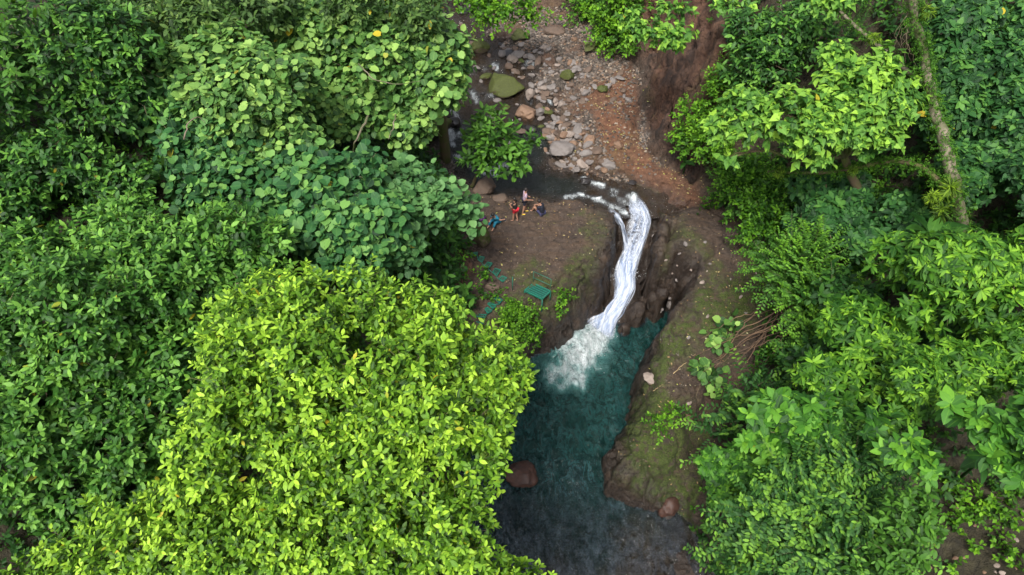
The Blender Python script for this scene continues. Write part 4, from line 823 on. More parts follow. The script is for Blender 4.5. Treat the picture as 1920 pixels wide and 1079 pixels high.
T('creeper', 'dark hanging creeper over the hollow above the right-hand rock', 'creeper', 'small', 9, [(1385, 360, 40, 44, '1.2'), (1360, 310, 40, 30, '1.'), (1420, 420, 40, 40, '1.2'), (1440, 380, 36, 60, '1.4'), (1410, 320, 40, 34, '1.2')], 26, 1.1)
T('shrub', 'mid-green shrub on the slope between the cliff and the heart-leaved tree', 'shrub', 'deep', 15, [(1450, 110, 70, 60, '1.6'), (1400, 60, 50, 50, '1.4'), (1500, 50, 60, 50, '1.6'), (1390, 130, 36, 40, '1.2')], 32, 1.1, quota=80)
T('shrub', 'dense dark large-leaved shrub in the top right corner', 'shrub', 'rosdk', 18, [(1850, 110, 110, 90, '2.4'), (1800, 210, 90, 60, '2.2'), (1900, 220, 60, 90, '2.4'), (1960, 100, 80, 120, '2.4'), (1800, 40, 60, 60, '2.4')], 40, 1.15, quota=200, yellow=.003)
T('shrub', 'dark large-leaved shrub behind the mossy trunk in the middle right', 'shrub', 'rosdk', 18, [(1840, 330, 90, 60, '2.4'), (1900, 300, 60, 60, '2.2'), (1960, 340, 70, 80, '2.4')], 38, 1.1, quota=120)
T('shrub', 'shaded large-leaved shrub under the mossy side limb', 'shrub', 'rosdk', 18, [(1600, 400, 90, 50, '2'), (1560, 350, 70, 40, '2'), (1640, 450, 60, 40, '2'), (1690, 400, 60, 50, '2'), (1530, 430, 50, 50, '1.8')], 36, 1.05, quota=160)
T('shrub', 'bright narrow-leaved shrub at the right edge below the mossy trunk', 'shrub', 'narrow', 23, [(1830, 500, 110, 70, 21), (1700, 480, 70, 45, 22.5), (1760, 570, 90, 50, 21.5), (1900, 590, 70, 80, 20.5), (1980, 520, 80, 120, 20.5)], 38, 1.15, quota=220, yellow=.002)
T('shrub', 'bright narrow-leaved shrub right of the feathery bush, around bare twigs', 'shrub', 'narrow', 20, [(1610, 620, 70, 60, 23), (1570, 710, 80, 50, 22.5), (1670, 700, 80, 55, 22), (1700, 620, 50, 40, 22.5)], 34, .95, quota=180)
T('shrub', 'fresh green shrub in the lower right between the rosette plants', 'shrub', 'narrow', 18, [(1790, 700, 110, 60, 20), (1880, 690, 70, 50, 19.5), (1700, 770, 60, 30, 20.5), (1960, 680, 70, 80, 19)], 34, 1.05, quota=160)
T('feathery_bush', 'pale feathery bush growing at the edge of the right-hand rock', 'bush', 'feather', 8.5, [(1500, 500, 62, 40, 28), (1535, 470, 36, 24, 28), (1460, 530, 40, 24, 28.2), (1530, 560, 54, 50, 27.6), (1555, 630, 50, 56, 27), (1470, 470, 24, 16, 28.2)], 30, 1.25)
T('rosette_shrub', 'shrub with large leaf rosettes above the lower right pool bank', 'shrub', 'rosette', 26, [(1470, 775, 80, 40, 22.5), (1540, 790, 70, 50, 22), (1440, 840, 60, 40, 22.6), (1530, 850, 60, 30, 22)], 34, .62, quota=200, yellow=.003)
T('rosette_shrub', 'small-rosette shrub leaning over the red-brown sunken boulder', 'shrub', 'rosette', 17, [(1370, 870, 50, 36, 25), (1430, 890, 60, 40, 24), (1350, 920, 30, 30, 25.4), (1390, 950, 50, 30, 25)], 28, 1.1, quota=200)
T('rosette_shrub', 'biggest rosette plant at the right edge above the bare soil', 'shrub', 'rosette', 33, [(1860, 790, 70, 40, 18), (1820, 770, 60, 30, 18.4), (1900, 860, 50, 46, 17.6), (1970, 820, 60, 80, 17)], 32, .62, quota=140, yellow=.003)
T('rosette_shrub', 'rosette plant with dark leaves left of the bare soil patch', 'shrub', 'rosette', 26, [(1690, 840, 60, 36, 19.4), (1730, 870, 50, 34, 19), (1650, 800, 40, 24, 20)], 30, .62, quota=120, yellow=.003)
T('pinnate_shrub', 'fine-leaved shrub with long double-ranked sprays along the bottom edge', 'shrub', 'pinnate', 12.5, [(1470, 960, 100, 60, 21.5), (1560, 930, 100, 60, 21), (1600, 1020, 120, 60, 20), (1420, 1040, 90, 50, 22), (1500, 1110, 160, 50, 20), (1340, 1060, 30, 20, 23.5)], 44, 1.25, quota=0)
T('pinnate_shrub', 'darker fine-leaved shrub between the rosette plants', 'shrub', 'pinnate', 11, [(1600, 860, 60, 50, 21.6), (1640, 900, 40, 40, 21), (1440, 735, 60, 28, 26.6), (1385, 775, 46, 30, 27.2), (1345, 830, 26, 40, 27.6), (1500, 705, 44, 26, 26.2)], 34, 1.15)
T('shrub', 'yellow-green round-leaved shrub at the left border of the bare soil', 'shrub', 'sapling', 20, [(1700, 980, 50, 50, 18.5), (1690, 1050, 50, 40, 18.4), (1730, 930, 36, 34, 18.6), (1650, 1090, 70, 30, 18.6)], 26, 1.1, quota=150)
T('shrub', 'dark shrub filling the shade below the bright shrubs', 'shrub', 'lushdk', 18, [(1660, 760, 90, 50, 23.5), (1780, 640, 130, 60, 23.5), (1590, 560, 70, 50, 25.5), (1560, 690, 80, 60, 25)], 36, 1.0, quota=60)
T('sapling', 'low seedlings scattered on the bare soil in the bottom right corner', 'seedlings', 'smallbr', 12, [(1800, 925, 30, 10, '.12'), (1850, 945, 36, 10, '.12'), (1900, 920, 30, 10, '.15'), (1790, 985, 20, 8, '.1'), (1830, 1030, 10, 5, '.1'), (1900, 980, 20, 8, '.1'), (1890, 1040, 12, 6, '.1'), (1760, 1010, 10, 6, '.1'), (1860, 1000, 14, 6, '.1'), (1815, 965, 24, 7, '.1'), (1905, 1065, 16, 6, '.1'), (1790, 1060, 14, 6, '.1'), (1870, 960, 16, 6, '.1')], 8, .6)
T('herb', 'lime-green plant growing on top of the mossy ridge beside the pool', 'plant', 'smallbr', 7.5, [(1245, 785, 22, 13, '.2'), (1222, 795, 12, 6, '.15'), (1268, 770, 12, 7, '.2'), (1242, 812, 7, 10, '.15')], 10, .8)
T('herb', 'pale seedlings at the edge of the stream right of the rapids', 'plant', 'small', 9, [(1330, 372, 12, 10, '.2'), (1322, 392, 8, 6, '.15')], 8, .6)
T('herb', 'grey-green creeper sprawling over the dead branches on the rock', 'creeper', 'vine', 15, [(1345, 640, 24, 14, '.35'), (1330, 690, 26, 16, '.35'), (1305, 705, 18, 12, '.3'), (1350, 730, 20, 14, '.4'), (1370, 610, 20, 12, '.35')], 12, .7, quota=80)

# ---- ferns, straps and big blades
T('fern', 'pale green fern at the foot of the cliff hollow above the bare rock', 'fern', 'fern', 5, [(1328, 308, 14, 10, '.5')], 7, .5, upb=.9)
T('fern', 'large dark fern frond cluster at the top below the small heart-leaved spray', 'fern', 'fern', 6.5, [(1590, 62, 30, 20, 27.5)], 10, .5, upb=.9)
T('fern', 'ferny fronds between the bright tree and the hanging vine curtain', 'fern', 'fern', 6, [(430, 425, 50, 26, 24.2), (500, 440, 40, 20, 24)], 16, .6, upb=.9)
T('fern', 'dark fern in the shade under the heart-leaved tree', 'fern', 'fern', 6, [(1370, 350, 22, 16, '1.4'), (1410, 330, 20, 14, '1.4')], 9, .6, upb=.9)
def blade(L, W, seed):
    r = np.random.default_rng(seed); n = 12; V, Fc = [], []
    for i in range(n + 1):
        t = i / n; w_ = W * math.sin(math.pi * min(1, t * .93 + .05)) ** .7 * (1 - .2 * t) * (1 + .04 * r.normal()); z = .28 * L * (t - 1.35 * t * t); V += [(t * L, -w_, z + .16 * w_), (t * L, 0, z - .02), (t * L, w_, z + .16 * w_)]
    for i in range(n):
        a = i * 3; Fc += [(a, a + 3, a + 4, a + 1), (a + 1, a + 4, a + 5, a + 2)]
    fl = np.concatenate(Fc); uv = np.array([((i % 3) / 2, (i // 3) / n * 1.6) for i in range(len(V))])
    at = np.tile([r.uniform(.25, .75), 0, 0], (len(V), 1)); me = mesh_np('leaf', np.array(V), fl, np.full(len(Fc), 4), dict(tint=at), uv); me.materials.append(M['lf_deep']); return me
def big_leaved(px, py, back, n, Lpx, label, seed, az=None, wr=.17):
    g, t = ground_at(px, py); p = at_d(px, py, t - back); L = Lpx * (t - back) / F; root = empty('big_leaved_plant', p, label, 'plant'); r = np.random.default_rng(seed)
    for k in range(n):
        o = bpy.data.objects.new('leaf', blade(1, wr, seed * 10 + k)); col.objects.link(o); o.parent = root
        o.scale = (L * r.uniform(.8, 1.15),) * 3; o.rotation_euler = (r.normal() * .2, -r.uniform(.05, .5), (az[k] if az else k * 6.28 / n + r.normal() * .3))
    mb = MB(); mb.tube([(0, 0, -1.2), (0.03, 0, -.5), (0, 0, .02)], [.05, .04, .025], 6); link('stem', mb.mesh('stem'), root, [M['lf_deep']])
big_leaved(1655, 862, 2.3, 3, 66, 'plant with two long dark blades drooping left of the lower right rosettes', 3, [3.5, 4.1, .6], .20)
big_leaved(1838, 862, 2.4, 4, 70, 'plant with long dark banana-like blades hanging over the bare soil', 4, [3.6, 4.3, 4.9, 1.2], .17)
big_leaved(1745, 440, 2.6, 5, 66, 'banana-like plant with broad shaded blades below the mossy limb', 5, None, .26)
big_leaved(1285, 305, .5, 5, 20, 'small yellow-green plant beside the pale fern at the cliff foot', 6, None, .22)
big_leaved(1560, 775, 2.6, 5, 44, 'pair of broad soft leaves above the pool-side rosette shrub', 7, None, .30)
big_leaved(868, 560, 1.2, 5, 30, 'broad-bladed plant left of the lower green steps', 8, None, .30)
# ---- mossy leaning tree with its side limb
def gd(px, py, back):
    g, t = ground_at(px, py); return at_d(px, py, t - back)
b0 = np.array(gbase(1800, 450)); tk = [gd(1806, 430, 1.6), gd(1792, 360, 4.0), gd(1772, 280, 4.8), gd(1752, 200, 5.0), gd(1738, 130, 5.2), gd(1716, 50, 5.4), gd(1706, -40, 5.8)]
mtree = empty('mossy_tree', b0, 'mossy pale-barked tree leaning out of the top right with one long side limb', 'tree')
def spline(pts, n):
    pts = np.array(pts, float); k = np.linspace(0, len(pts) - 1, n); q = np.stack([np.interp(k, np.arange(len(pts)), pts[:, j]) for j in range(3)], 1)
    for _ in range(4): q[1:-1] = (q[:-2] + 2 * q[1:-1] + q[2:]) / 4
    return q
q = spline([b0 - [0, 0, .3]] + tk, 26); rr = np.random.default_rng(8); q[1:-1] += rr.normal(size=(24, 3)) * .03
mb = MB(); mb.tube(q - b0, np.linspace(.22, .14, 26) * (1 + .12 * rr.normal(size=26)), 10); link('trunk', mb.mesh('trunk'), mtree, [M['bark_pale']])
lq = spline([gd(1790, 372, 4.0), gd(1762, 340, 4.3), gd(1720, 306, 4.4), gd(1670, 300, 4.4), gd(1610, 316, 4.4), gd(1540, 327, 4.3), gd(1440, 322, 4.2)], 24)
mb = MB(); mb.tube(lq - b0, np.linspace(.13, .05, 24) * (1 + .15 * rr.normal(size=24)), 8); link('branch', mb.mesh('branch'), mtree, [M['bark_moss']])
mb = MB(); lq2 = spline([gd(1742, 170, 4.9), gd(1660, 96, 4.2), gd(1610, 56, 4.0), gd(1570, 20, 4.0), gd(1540, -30, 4.2)], 12); mb.tube(lq2 - b0, np.linspace(.10, .05, 12), 7); link('branch', mb.mesh('branch'), mtree, [M['bark_pale']])
# moss cushions on trunk and limb
def moss_tufts(pts, rad, n, name, parent, seed):
    r = np.random.default_rng(seed); k = r.integers(0, len(pts), n); p = pts[k] + r.normal(size=(n, 3)) * rad; A = nrm(r.normal(size=(n, 3)) + [0, 0, .4])
    D = sprigs(p, A, np.full(n, .075), 'smallbr', r); W, fl, sz, at, uv = leaf_arrays('smallbr', D[0] - b0, D[1], D[2], D[3], D[4] * .7, np.zeros(len(D[0])))
    tag(link(name, mesh_np(name, W, fl, sz, dict(tint=at), uv), parent, [M['lf_smallbr']]), kind='stuff')
moss_tufts(spline(list(lq2), 100), .08, 300, 'moss', mtree, 6); moss_tufts(spline(list(lq), 160), .10, 700, 'moss', mtree, 4); moss_tufts(spline(list(q[3:25]), 160), .15, 1500, 'moss', mtree, 5)
for i, (px, py, bk, lp, lab) in enumerate([(1782, 352, 3.0, 20, 'yellow-green strap-leaved tuft at the fork of trunk and mossy limb'), (1772, 392, 3.0, 20, 'lowest yellow-green strap-leaved tuft hanging under the trunk fork'), (1752, 372, 3.1, 16, 'strap-leaved tuft on the underside of the mossy limb near the trunk'),
        (1742, 20, 4.0, 14, 'strap-leaved tuft on the leaning trunk near the top edge'), (1640, 72, 3.5, 12, 'spiky tuft on the pale upper limb'), (1600, 318, 3.4, 9, 'small tuft in the middle of the mossy limb'), (1460, 322, 3.4, 8, 'small yellowish tuft at the far end of the mossy limb'), (1754, 190, 3.6, 10, 'small yellowish tuft halfway up the mossy trunk')]):
    g, t = ground_at(px, py); T('tufted_plant', lab, 'plant', 'strap', lp, [(px, py, 11, 10, t - bk - 1.5)], 8, .9, upb=.3, quota=30)
# ---- hanging stems, bare limbs, dead branches
def rope(name, pts, r0, mat, label, cat, group=None, n=16, wob=.02, seed=0):
    P_ = spline(pts, n); b = P_[0].copy(); P_[1:-1] += np.random.default_rng(seed).normal(size=(n - 2, 3)) * wob; root = MB(); root.tube(P_ - b, np.linspace(r0, r0 * .35, n), 5)
    o = link(name, root.mesh(name), None, [M[mat]]); o.location = b; return tag(o, label, cat, group)
rope('hanging_vine', [gd(1548, 318, 3.2), gd(1549, 380, 3.0), gd(1556, 450, 2.9), gd(1572, 500, 2.8), gd(1592, 545, 2.6)], .022, 'twig', 'long thin bare vine hanging from the mossy limb down to the bushes', 'vine')
rope('hanging_vine', [gd(1690, 150, 3.6), gd(1688, 200, 3.4), gd(1678, 270, 3.3)], .016, 'twig', 'short bare vine beside the leaning trunk', 'vine')
for i in range(7):
    x = 1680 + i * 5; rope('aerial_root', [gd(1700, 30 + i * 8, 3.8), gd(x - 4, 60 + i * 6, 3.7), gd(x + (-1) ** i * 9, 96 + i * 5, 3.6)], .012, 'twig', 'grey aerial roots tangled at the left side of the leaning trunk', 'root', 'aerial roots of the leaning tree', 10, .03, i)
rope('bare_limb', [at_d(690, 218, 28.5), at_d(680, 240, 28.3), at_d(664, 268, 28.6), at_d(662, 290, 29)], .06, 'bark_pale', 'grey bare limb sticking up between the vine mounds', 'branch')
rope('bare_limb', [at_d(860, 150, 29.6), at_d(826, 168, 29.4), at_d(806, 190, 29.6)], .035, 'bark_pale', 'thin pale twig poking out at the right of the vine-covered tree', 'branch')
rope('bare_limb', [at_d(672, 120, 27.9), at_d(700, 150, 27.6), at_d(745, 160, 27.6), at_d(790, 152, 27.9)], .03, 'bark_pale', 'thin pale limb lying across the vine-covered tree', 'branch')
rope('bare_limb', [at_d(742, 215, 28.2), at_d(738, 238, 28), at_d(728, 262, 28.2)], .04, 'bark_pale', 'crooked pale limb below the vine-covered crown', 'branch')
rope('bare_limb', [at_d(345, 262, 24), at_d(352, 230, 24), at_d(372, 216, 24.3), at_d(385, 232, 24.6)], .03, 'bark', 'bent bare twig over the dark hollow on the left', 'branch')
rr = np.random.default_rng(12)
for i, (a, b) in enumerate([((1482, 612), (1300, 672)), ((1476, 600), (1345, 640)), ((1490, 625), (1320, 640)), ((1470, 612), (1372, 690)), ((1480, 640), (1290, 716)), ((1465, 622), (1352, 712)), ((1490, 600), (1392, 648)), ((1440, 610), (1376, 722)), ((1462, 596), (1404, 700)), ((1485, 650), (1380, 668)), ((1455, 640), (1330, 690)), ((1496, 606), (1352, 622)), ((1420, 600), (1330, 708)), ((1478, 630), (1400, 735)), ((1400, 620), (1310, 640)), ((1490, 640), (1424, 690)), ((1440, 640), (1300, 700))]):
    g1, _ = ground_at(*a); g2, _ = ground_at(*b); hh = rr.uniform(.4, 1.3); m_ = (g1 + g2) / 2 + [rr.normal() * .15, rr.normal() * .15, hh + .15]
    rope('dead_branch', [g1 + [0, 0, .9 + .5 * rr.random()], m_, g2 + [0, 0, .12]], rr.uniform(.018, .045), 'dead_wood', 'brown dead branch in the heap lying on the right-hand rock', 'branch', 'dead branches heaped on the right-hand rock', 14, .04, i)
for i, (a, b) in enumerate([((1450, 588), (1482, 642)), ((1456, 584), (1488, 632)), ((1444, 594), (1468, 636))]):
    g1, _ = ground_at(*a); g2, _ = ground_at(*b); rope('dry_cane', [g1 + [0, 0, .9], (g1 + g2) / 2 + [0, 0, 1.0], g2 + [0, 0, .8]], .03, 'dry_cane', 'straight straw-coloured cane at the right end of the dead branch heap', 'cane', 'straw-coloured canes', 8, .01, i) if 'dry_cane' in M else M.__setitem__('dry_cane', plain('dry_cane', (.45, .33, .17), .7)) or rope('dry_cane', [g1 + [0, 0, .9], (g1 + g2) / 2 + [0, 0, 1.0], g2 + [0, 0, .8]], .03, 'dry_cane', 'straight straw-coloured cane at the right end of the dead branch heap', 'cane', 'straw-coloured canes', 8, .01, i)
def onground(*pp, up=.05): return [ground_at(a, b)[0] + [0, 0, up] for a, b in pp]
rope('stick', onground((1262, 702), (1282, 684), (1304, 664)), .02, 'dry_cane', 'pale stick lying diagonally on the ridge left of the dead branches', 'stick')
rope('stick', onground((1224, 735), (1234, 728), (1243, 722)), .016, 'dry_cane', 'short pale stick on the ridge below the mottled stone', 'stick')
rope('stick', onground((1126, 232), (1138, 250), (1136, 262)), .02, 'dead_wood', 'thin brown stick on the red soil', 'stick')
rope('stick', onground((1262, 802), (1290, 785), (1306, 742), (1316, 712), up=.12), .018, 'twig', 'curved creeping stem reaching from the dead branches towards the lime plant', 'stem')
for i, pp in enumerate([((1560, 610), (1600, 596), (1650, 600)), ((1575, 625), (1620, 612), (1640, 622)), ((1580, 590), (1610, 606), (1630, 590)), ((1590, 640), (1610, 618), (1655, 612)), ((1560, 600), (1590, 615), (1600, 640))]):
    rope('bare_twig', [gd(a, b, 2.9) for a, b in pp], .018, 'twig', 'pale bare twig in the tangle among the bright narrow-leaved shrubs', 'twig', 'tangle of pale bare twigs', 12, .05, i)
undergrowth()
realise()

# ------------------------------------------------------------------ green steel landing and steps
M['green'] = plain('green_paint', (.006, .165, .105), .5, c2=(.02, .11, .08), scale=7, bump=.15)
def corners(qpx, dz):
    c = np.mean(qpx, 0); g, t = ground_at(*c); z = g[2] + dz; return [Vector(at_z(a, b, z)) for a, b in qpx], Vector(at_z(c[0], c[1], z))
def bar(a, b, w_, h_, c):
    """flat bar from a to b, as an (MB) relative to c"""
    mb = MB(); d = b - a; L = d.length; x = d.normalized(); y = Vector((0, 0, 1)).cross(x).normalized(); z = x.cross(y); m = (a + b) / 2 - c
    mb.box(Matrix(((x.x, y.x, z.x, m.x), (x.y, y.y, z.y, m.y), (x.z, y.z, z.z, m.z), (0, 0, 0, 1))), L, w_, h_); return mb
def z6(*q): return [(860 + a / 5.996, 460 + b / 5.994) for a, b in q]
def tread(q, root, dz, n=3):
    (A, B, C_, D_), c = corners(q, dz); f = MB(); base = Vector(root.location)
    for a, b in ((A, B), (B, C_), (C_, D_), (D_, A)):
        m = bar(a, b, .035, .05, base); f.add(m.v, m.f)
    t = link('tread', f.mesh('tread', False), root, [M['green']])
    for i in range(1, n + 1):
        k = i / (n + 1); link('slat', bar(A.lerp(B, k) + Vector((0, 0, -.006)), D_.lerp(C_, k) + Vector((0, 0, -.006)), .02, .02, base).mesh('slat', False), t, [M['green']])
    return [A, B, C_, D_]
g_, _ = ground_at(916, 500)
st1 = empty('metal_steps', g_, 'upper run of green metal steps coming down from the round-leaved vines', 'steps')
cs = [tread(z6(*q), st1, .10 + .04 * (4 - i)) for i, q in enumerate([[(150, 95), (215, 80), (206, 104), (145, 116)], [(240, 128), (290, 135), (262, 194), (218, 162)], [(325, 192), (377, 205), (335, 262), (292, 234)], [(410, 262), (472, 280), (426, 348), (384, 308)], [(490, 347), (541, 368), (496, 412), (452, 380)]])]
mb = MB()
for a, b in zip(cs[:-1], cs[1:]): mb.tube([(a[2] - g_ if False else Vector(a[2]) - Vector(g_)) - Vector((0, 0, .05)), Vector(b[3]) - Vector(g_) - Vector((0, 0, .05))], .018, 5)
link('stringer', mb.mesh('stringer'), st1, [M['green']])
g_, _ = ground_at(918, 578)
st2 = empty('metal_steps', g_, 'lower run of green metal steps dropping towards the bright tree', 'steps')
cs = [tread(z6(*q), st2, .12) for q in [[(398, 592), (440, 580), (492, 620), (460, 656)], [(325, 658), (365, 640), (420, 685), (385, 716)], [(293, 716), (326, 700), (372, 740), (326, 768)], [(205, 775), (310, 785), (300, 812), (205, 802)], [(200, 828), (290, 850), (276, 886), (198, 862)]]]
mb = MB()
for a, b in zip(cs[:-1], cs[1:]): mb.tube([Vector(a[3]) - Vector(g_) - Vector((0, 0, .05)), Vector(b[0]) - Vector(g_) - Vector((0, 0, .05))], .018, 5)
link('stringer', mb.mesh('stringer'), st2, [M['green']])
(A, B, C_, D_), c = corners(z6((740, 515), (838, 432), (1032, 520), (940, 606)), .2); land = empty('metal_landing', c, 'green slatted metal landing with a two-bar railing on the bare rock', 'landing')
for a, b in ((A, B), (B, C_), (C_, D_), (D_, A)): link('frame_bar', bar(a, b, .05, .09, c).mesh('frame_bar', False), land, [M['green']])
for i in range(1, 5):
    k = i / 5; link('slat', bar(B.lerp(A, k), C_.lerp(D_, k), .03, .03, c).mesh('slat', False), land, [M['green']])
M['green_dk'] = plain('green_grating', (.003, .06, .045), .6, bump=.1)
for i in range(5):
    k0 = (i + .5) / 5; link('grating_strip', bar(B.lerp(A, k0) - Vector((0, 0, .02)), C_.lerp(D_, k0) - Vector((0, 0, .02)), (A - B).length / 5 - .03, .008, c).mesh('grating_strip', False), land, [M['green_dk']])
for q in (A, B, C_, D_):
    zz = float(ground_z(q.x, q.y)[0]); mb = MB(); mb.tube([q - c - Vector((0, 0, .03)), Vector((q.x, q.y, zz - .1)) - c], .028, 6); link('leg', mb.mesh('leg'), land, [M['green']])
for h in (.42, .85):
    mb = MB(); mb.tube([B - c + Vector((0, 0, h)), C_ - c + Vector((0, 0, h))], .016, 6); link('rail', mb.mesh('rail'), land, [M['green']])
for k in (0, 1):
    q = B.lerp(C_, k); mb = MB(); mb.tube([q - c, q - c + Vector((0, 0, .87))], .012, 5); link('rail_post', mb.mesh('rail_post'), land, [M['green']])
p_, _ = ground_at(961, 545); mb = MB(); mb.tube([(0, 0, -.1), (0, 0, .95)], .022, 6); o = mb.build('metal_post', M['green']); o.location = p_; tag(o, 'single upright green metal post left of the slatted landing', 'post')

# ------------------------------------------------------------------ people
def cloth(name, c, rough=.85): M[name] = plain(name, c, rough, var=.3, scale=9, bump=.3); return M[name]
SK = plain('skin', (.36, .19, .125), .6, var=.12, bump=.05); HAIR = plain('hair', (.012, .009, .008), .55, bump=.2)
def skin(name, verts, edges, parent, mat, sub=1, root=0):
    me = bpy.data.meshes.new(name); me.from_pydata([v[:3] for v in verts], edges, []); me.update()
    o = link(name, me, parent, [mat]); o.modifiers.new('skin', 'SKIN').use_smooth_shade = True
    for i, v in enumerate(verts):
        r_ = v[3]; me.skin_vertices[0].data[i].radius = (r_, r_) if np.isscalar(r_) else r_
    me.skin_vertices[0].data[root].use_root = True
    s = o.modifiers.new('sub', 'SUBSURF'); s.levels = s.render_levels = sub; return o
def ball(name, c, r, parent, mat, s=(1, 1, 1)):
    bm = bmesh.new(); bmesh.ops.create_uvsphere(bm, u_segments=14, v_segments=9, radius=1)
    for v in bm.verts: v.co = (c[0] + v.co.x * r * s[0], c[1] + v.co.y * r * s[1], c[2] + v.co.z * r * s[2])
    me = bpy.data.meshes.new(name); bm.to_mesh(me); bm.free(); me.polygons.foreach_set('use_smooth', [True] * len(me.polygons)); return link(name, me, parent, [mat])
def lp(a, b, t): return tuple(a[i] + (b[i] - a[i]) * t for i in range(3))
def person(loc, rz, J, top, bottom, shoe, label, sleeve=.6, shortlen=.75, scale=1., hair_long=False):
    """J: joints in metres, facing +x. pelvis, chest, neck, head, and per side (l, r): sh, el, ha, hip, kn, an, toe"""
    root = empty('person', loc, label, 'person'); root.rotation_euler = (0, 0, rz); root.scale = (scale,) * 3
    V, E = [], []
    def v(p, r): V.append((*p, r)); return len(V) - 1
    pe = v(J['pelvis'], (.13, .10)); mi = v(lp(J['pelvis'], J['chest'], .5), (.115, .09)); ch = v(J['chest'], (.135, .10)); ne = v(J['neck'], .052); h0 = v(lp(J['neck'], J['head'], .55), .066); hd = v(J['head'], (.078, .088)); E += [(pe, mi), (mi, ch), (ch, ne), (ne, h0), (h0, hd)]
    hx = J.get('face', (1, 0, -.2)); fx = Vector(hx).normalized(); no = v(tuple(Vector(J['head']) - Vector((0, 0, .02)) + fx * .098), .014); E.append((hd, no))
    for s in 'lr':
        sh, el, ha, hip, kn, an, toe = (J[k + s] for k in ('sh', 'el', 'ha', 'hip', 'kn', 'an', 'toe'))
        a = v(sh, .052); b = v(el, .038); c_ = v(lp(el, ha, .85), .026); d = v(ha, (.036, .018)); E += [(ch, a), (a, b), (b, c_), (c_, d)]
        fw = (Vector(ha) - Vector(el)).normalized(); sd_ = fw.cross(Vector((0, 0, 1))).normalized()
        for k in range(4):
            off = sd_ * (k - 1.5) * .019; p1 = Vector(ha) + fw * .05 + off; p2 = p1 + fw * (.032 + .006 * (k in (1, 2))) + Vector((0, 0, -.012)); i1 = v(tuple(p1), .009); i2 = v(tuple(p2), .007); E += [(d, i1), (i1, i2)]
        t1 = Vector(ha) + sd_ * .038 + fw * .012; i1 = v(tuple(t1), .010); i2 = v(tuple(t1 + fw * .03), .008); E += [(d, i1), (i1, i2)]
        a = v(hip, .088); b = v(kn, .056); m_ = v(lp(kn, an, .3), .052); c_ = v(an, .034); d = v(toe, (.04, .025)); E += [(pe, a), (a, b), (b, m_), (m_, c_), (c_, d)]
    skin('body', V, E, root, SK)
    V, E = [], []
    pe = v(lp(J['pelvis'], J['chest'], -.12), (.155, .125)); mi = v(lp(J['pelvis'], J['chest'], .5), (.145, .115)); ch = v(J['chest'], (.16, .122)); ne = v(lp(J['chest'], J['neck'], .72), .075); E += [(pe, mi), (mi, ch), (ch, ne)]
    for s in 'lr':
        a = v(J['sh' + s], .072); b = v(lp(J['sh' + s], J['el' + s], sleeve), .06); E += [(ch, a), (a, b)]
        if sleeve > 1: V[b] = (*J['el' + s], .055); c_ = v(lp(J['el' + s], J['ha' + s], .85), .04); E.append((b, c_))
    skin('shirt', V, E, root, top)
    V, E = [], []
    pe = v(J['pelvis'], (.145, .115))
    for s in 'lr':
        a = v(J['hip' + s], .098); b = v(lp(J['hip' + s], J['kn' + s], shortlen), .08); E += [(pe, a), (a, b)]
        if shortlen >= 1: c_ = v(lp(J['kn' + s], J['an' + s], .9), .062); E.append((b, c_))
    skin('shorts' if shortlen < 1 else 'trousers', V, E, root, bottom)
    H = J['head']; bk = tuple(Vector(H) - fx * .022 + Vector((0, 0, .022))); ball('hair', bk, .104, root, HAIR, (1, .92, 1.02))
    if hair_long: skin('hair_tail', [(*bk, .085), (*(Vector(H) - fx * .09 - Vector((0, 0, .10))), .06), (*(Vector(J['neck']) - fx * .11 - Vector((0, 0, .12))), .035)], [(0, 1), (1, 2)], root, HAIR)
    si = fx.cross(Vector((0, 0, 1))).normalized(); e = MB()
    for k in (-1, 1):
        p = Vector(H) + fx * .086 + si * k * .032 + Vector((0, 0, .012)); e.tube([p, p + fx * .012], [.012, .006], 6)
        ball('ear', tuple(Vector(H) + si * k * .088 - Vector((0, 0, .01))), .022, root, SK, (.7, .4, 1.2))
    e.build('eyes', HAIR, root); m = MB(); p = Vector(H) + fx * .082 - Vector((0, 0, .045)); m.tube([p - si * .022, p + fx * .008, p + si * .022], .006, 5); m.build('mouth', M['lip'], root)
    if shoe:
        for s in 'lr':
            an, toe = Vector(J['an' + s]), Vector(J['toe' + s]); o = skin('shoe', [(*(an - Vector((0, 0, .035)) - (toe - an).normalized() * .03), (.048, .04)), (*lp(an - Vector((0, 0, .04)), toe, .6), (.052, .036)), (*toe, (.046, .028))], [(0, 1), (1, 2)], root, shoe)
    return root
M['lip'] = plain('lip', (.30, .10, .08), .5, bump=0)
def stand(h=1.0, arms=None, lean=.03, feet=.10):
    J = dict(pelvis=(0, 0, .92), chest=(lean, 0, 1.24), neck=(lean + .02, 0, 1.42), head=(lean + .05, 0, 1.58), face=(1, 0, -.35))
    for s, k in (('l', 1), ('r', -1)):
        J['sh' + s] = (lean, .165 * k, 1.36); J['hip' + s] = (0, .085 * k, .88); J['kn' + s] = (.02 + .05 * k, feet * k, .48); J['an' + s] = (-.02 + .10 * k, (feet + .01) * k, .08); J['toe' + s] = (.15 + .10 * k, (feet + .03) * k, .03)
        J['el' + s], J['ha' + s] = arms[s]
    return J
def feetat(px, py): p, t = ground_at(px, py); return p
person(feetat(983, 400), .15, stand(arms=dict(l=((.02, .22, 1.08), (.25, .16, .98)), r=((.06, -.22, 1.08), (.36, -.14, .98)))), cloth('lilac_cloth', (.50, .36, .46)), cloth('navy_cloth', (.012, .013, .03)), cloth('yellow_rubber', (.75, .56, .01), .5),
       'boy standing in a lilac T-shirt, dark shorts and yellow shoes, hands held out in front', scale=.98)
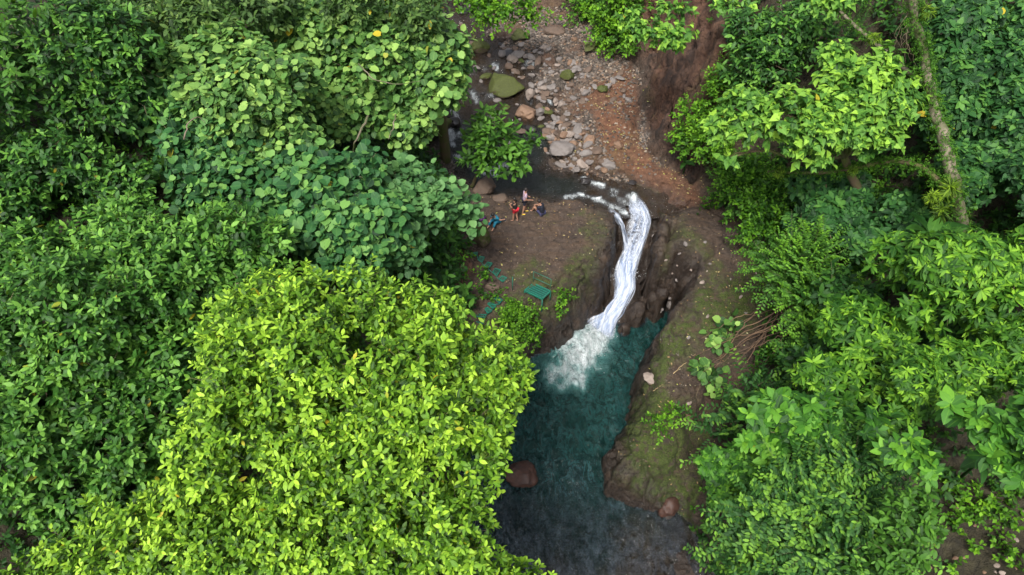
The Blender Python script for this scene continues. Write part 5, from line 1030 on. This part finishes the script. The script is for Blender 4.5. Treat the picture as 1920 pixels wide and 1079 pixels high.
person(feetat(966, 416), 2.5, stand(arms=dict(l=((.08, .21, 1.10), (.28, .08, 1.12)), r=((.08, -.21, 1.10), (.28, -.06, 1.12))), feet=.07), cloth('black_cloth', (.010, .009, .010)), cloth('red_cloth', (.55, .012, .03)), cloth('dark_shoe', (.03, .03, .035)),
       'girl standing in black top and red shorts, both hands raised in front of her', scale=.93, hair_long=True, shortlen=.6)
def sit(arms, lean=.12, knee=.42, spread=.14, legdir=1.0):
    J = dict(pelvis=(0, 0, .14), chest=(lean * .6, 0, .46), neck=(lean + .05, 0, .64), head=(lean + .14, 0, .78), face=(1, 0, -.6))
    for s, k in (('l', 1), ('r', -1)):
        J['sh' + s] = (lean + .01, .17 * k, .58); J['hip' + s] = (.03, .09 * k, .13); J['kn' + s] = (.40 * legdir, spread * k, knee); J['an' + s] = (.56 * legdir, spread * k, .08); J['toe' + s] = (.72 * legdir, (spread + .02) * k, .04)
        J['el' + s], J['ha' + s] = arms[s]
    return J
person(feetat(1017, 404), 2.45, sit(dict(l=((.28, .20, .40), (.46, .05, .40)), r=((.28, -.20, .40), (.46, -.04, .42)))), cloth('midnight_cloth', (.008, .010, .022)), cloth('slate_cloth', (.035, .035, .09)), None, 'man in dark navy shirt sitting on the rock with knees up beside the boy', scale=1.02)
person(feetat(933, 417), 4.1, sit(dict(l=((.15, .30, .42), (.10, .46, .52)), r=((.22, -.22, .32), (.44, -.16, .34))), lean=.26, knee=.34), cloth('teal_cloth', (.005, .17, .26)), cloth('teal_trousers', (.005, .14, .22)), None, 'person in teal clothes sitting bent forward, half hidden by the round vine leaves', scale=1.0, shortlen=1.0)
def bag(px, py, s, mat, label):
    p, t = ground_at(px, py); root = empty('bag', p, label, 'bag'); me = stone_mesh(int(px), 3, .62, .12, 1.25); me.materials.append(mat); o = link('sack', me, root); o.scale = (s, s, s); o.location = (0, 0, s * .5)
    mb = MB(); mb.tube([(-s * .5, -s * .3, s * .95), (-s * .2, -s * .5, s * 1.35), (s * .3, -s * .4, s * 1.3), (s * .5, -s * .2, s * .95)], s * .07, 5); link('strap', mb.mesh('strap'), root, [mat])
bag(901, 411, .24, cloth('purple_cloth', (.09, .02, .12)), 'purple bag on the rock, partly under the round vine leaves'); bag(944, 414, .13, cloth('bag_black', (.012, .014, .02)), 'small dark bag beside the person in teal')
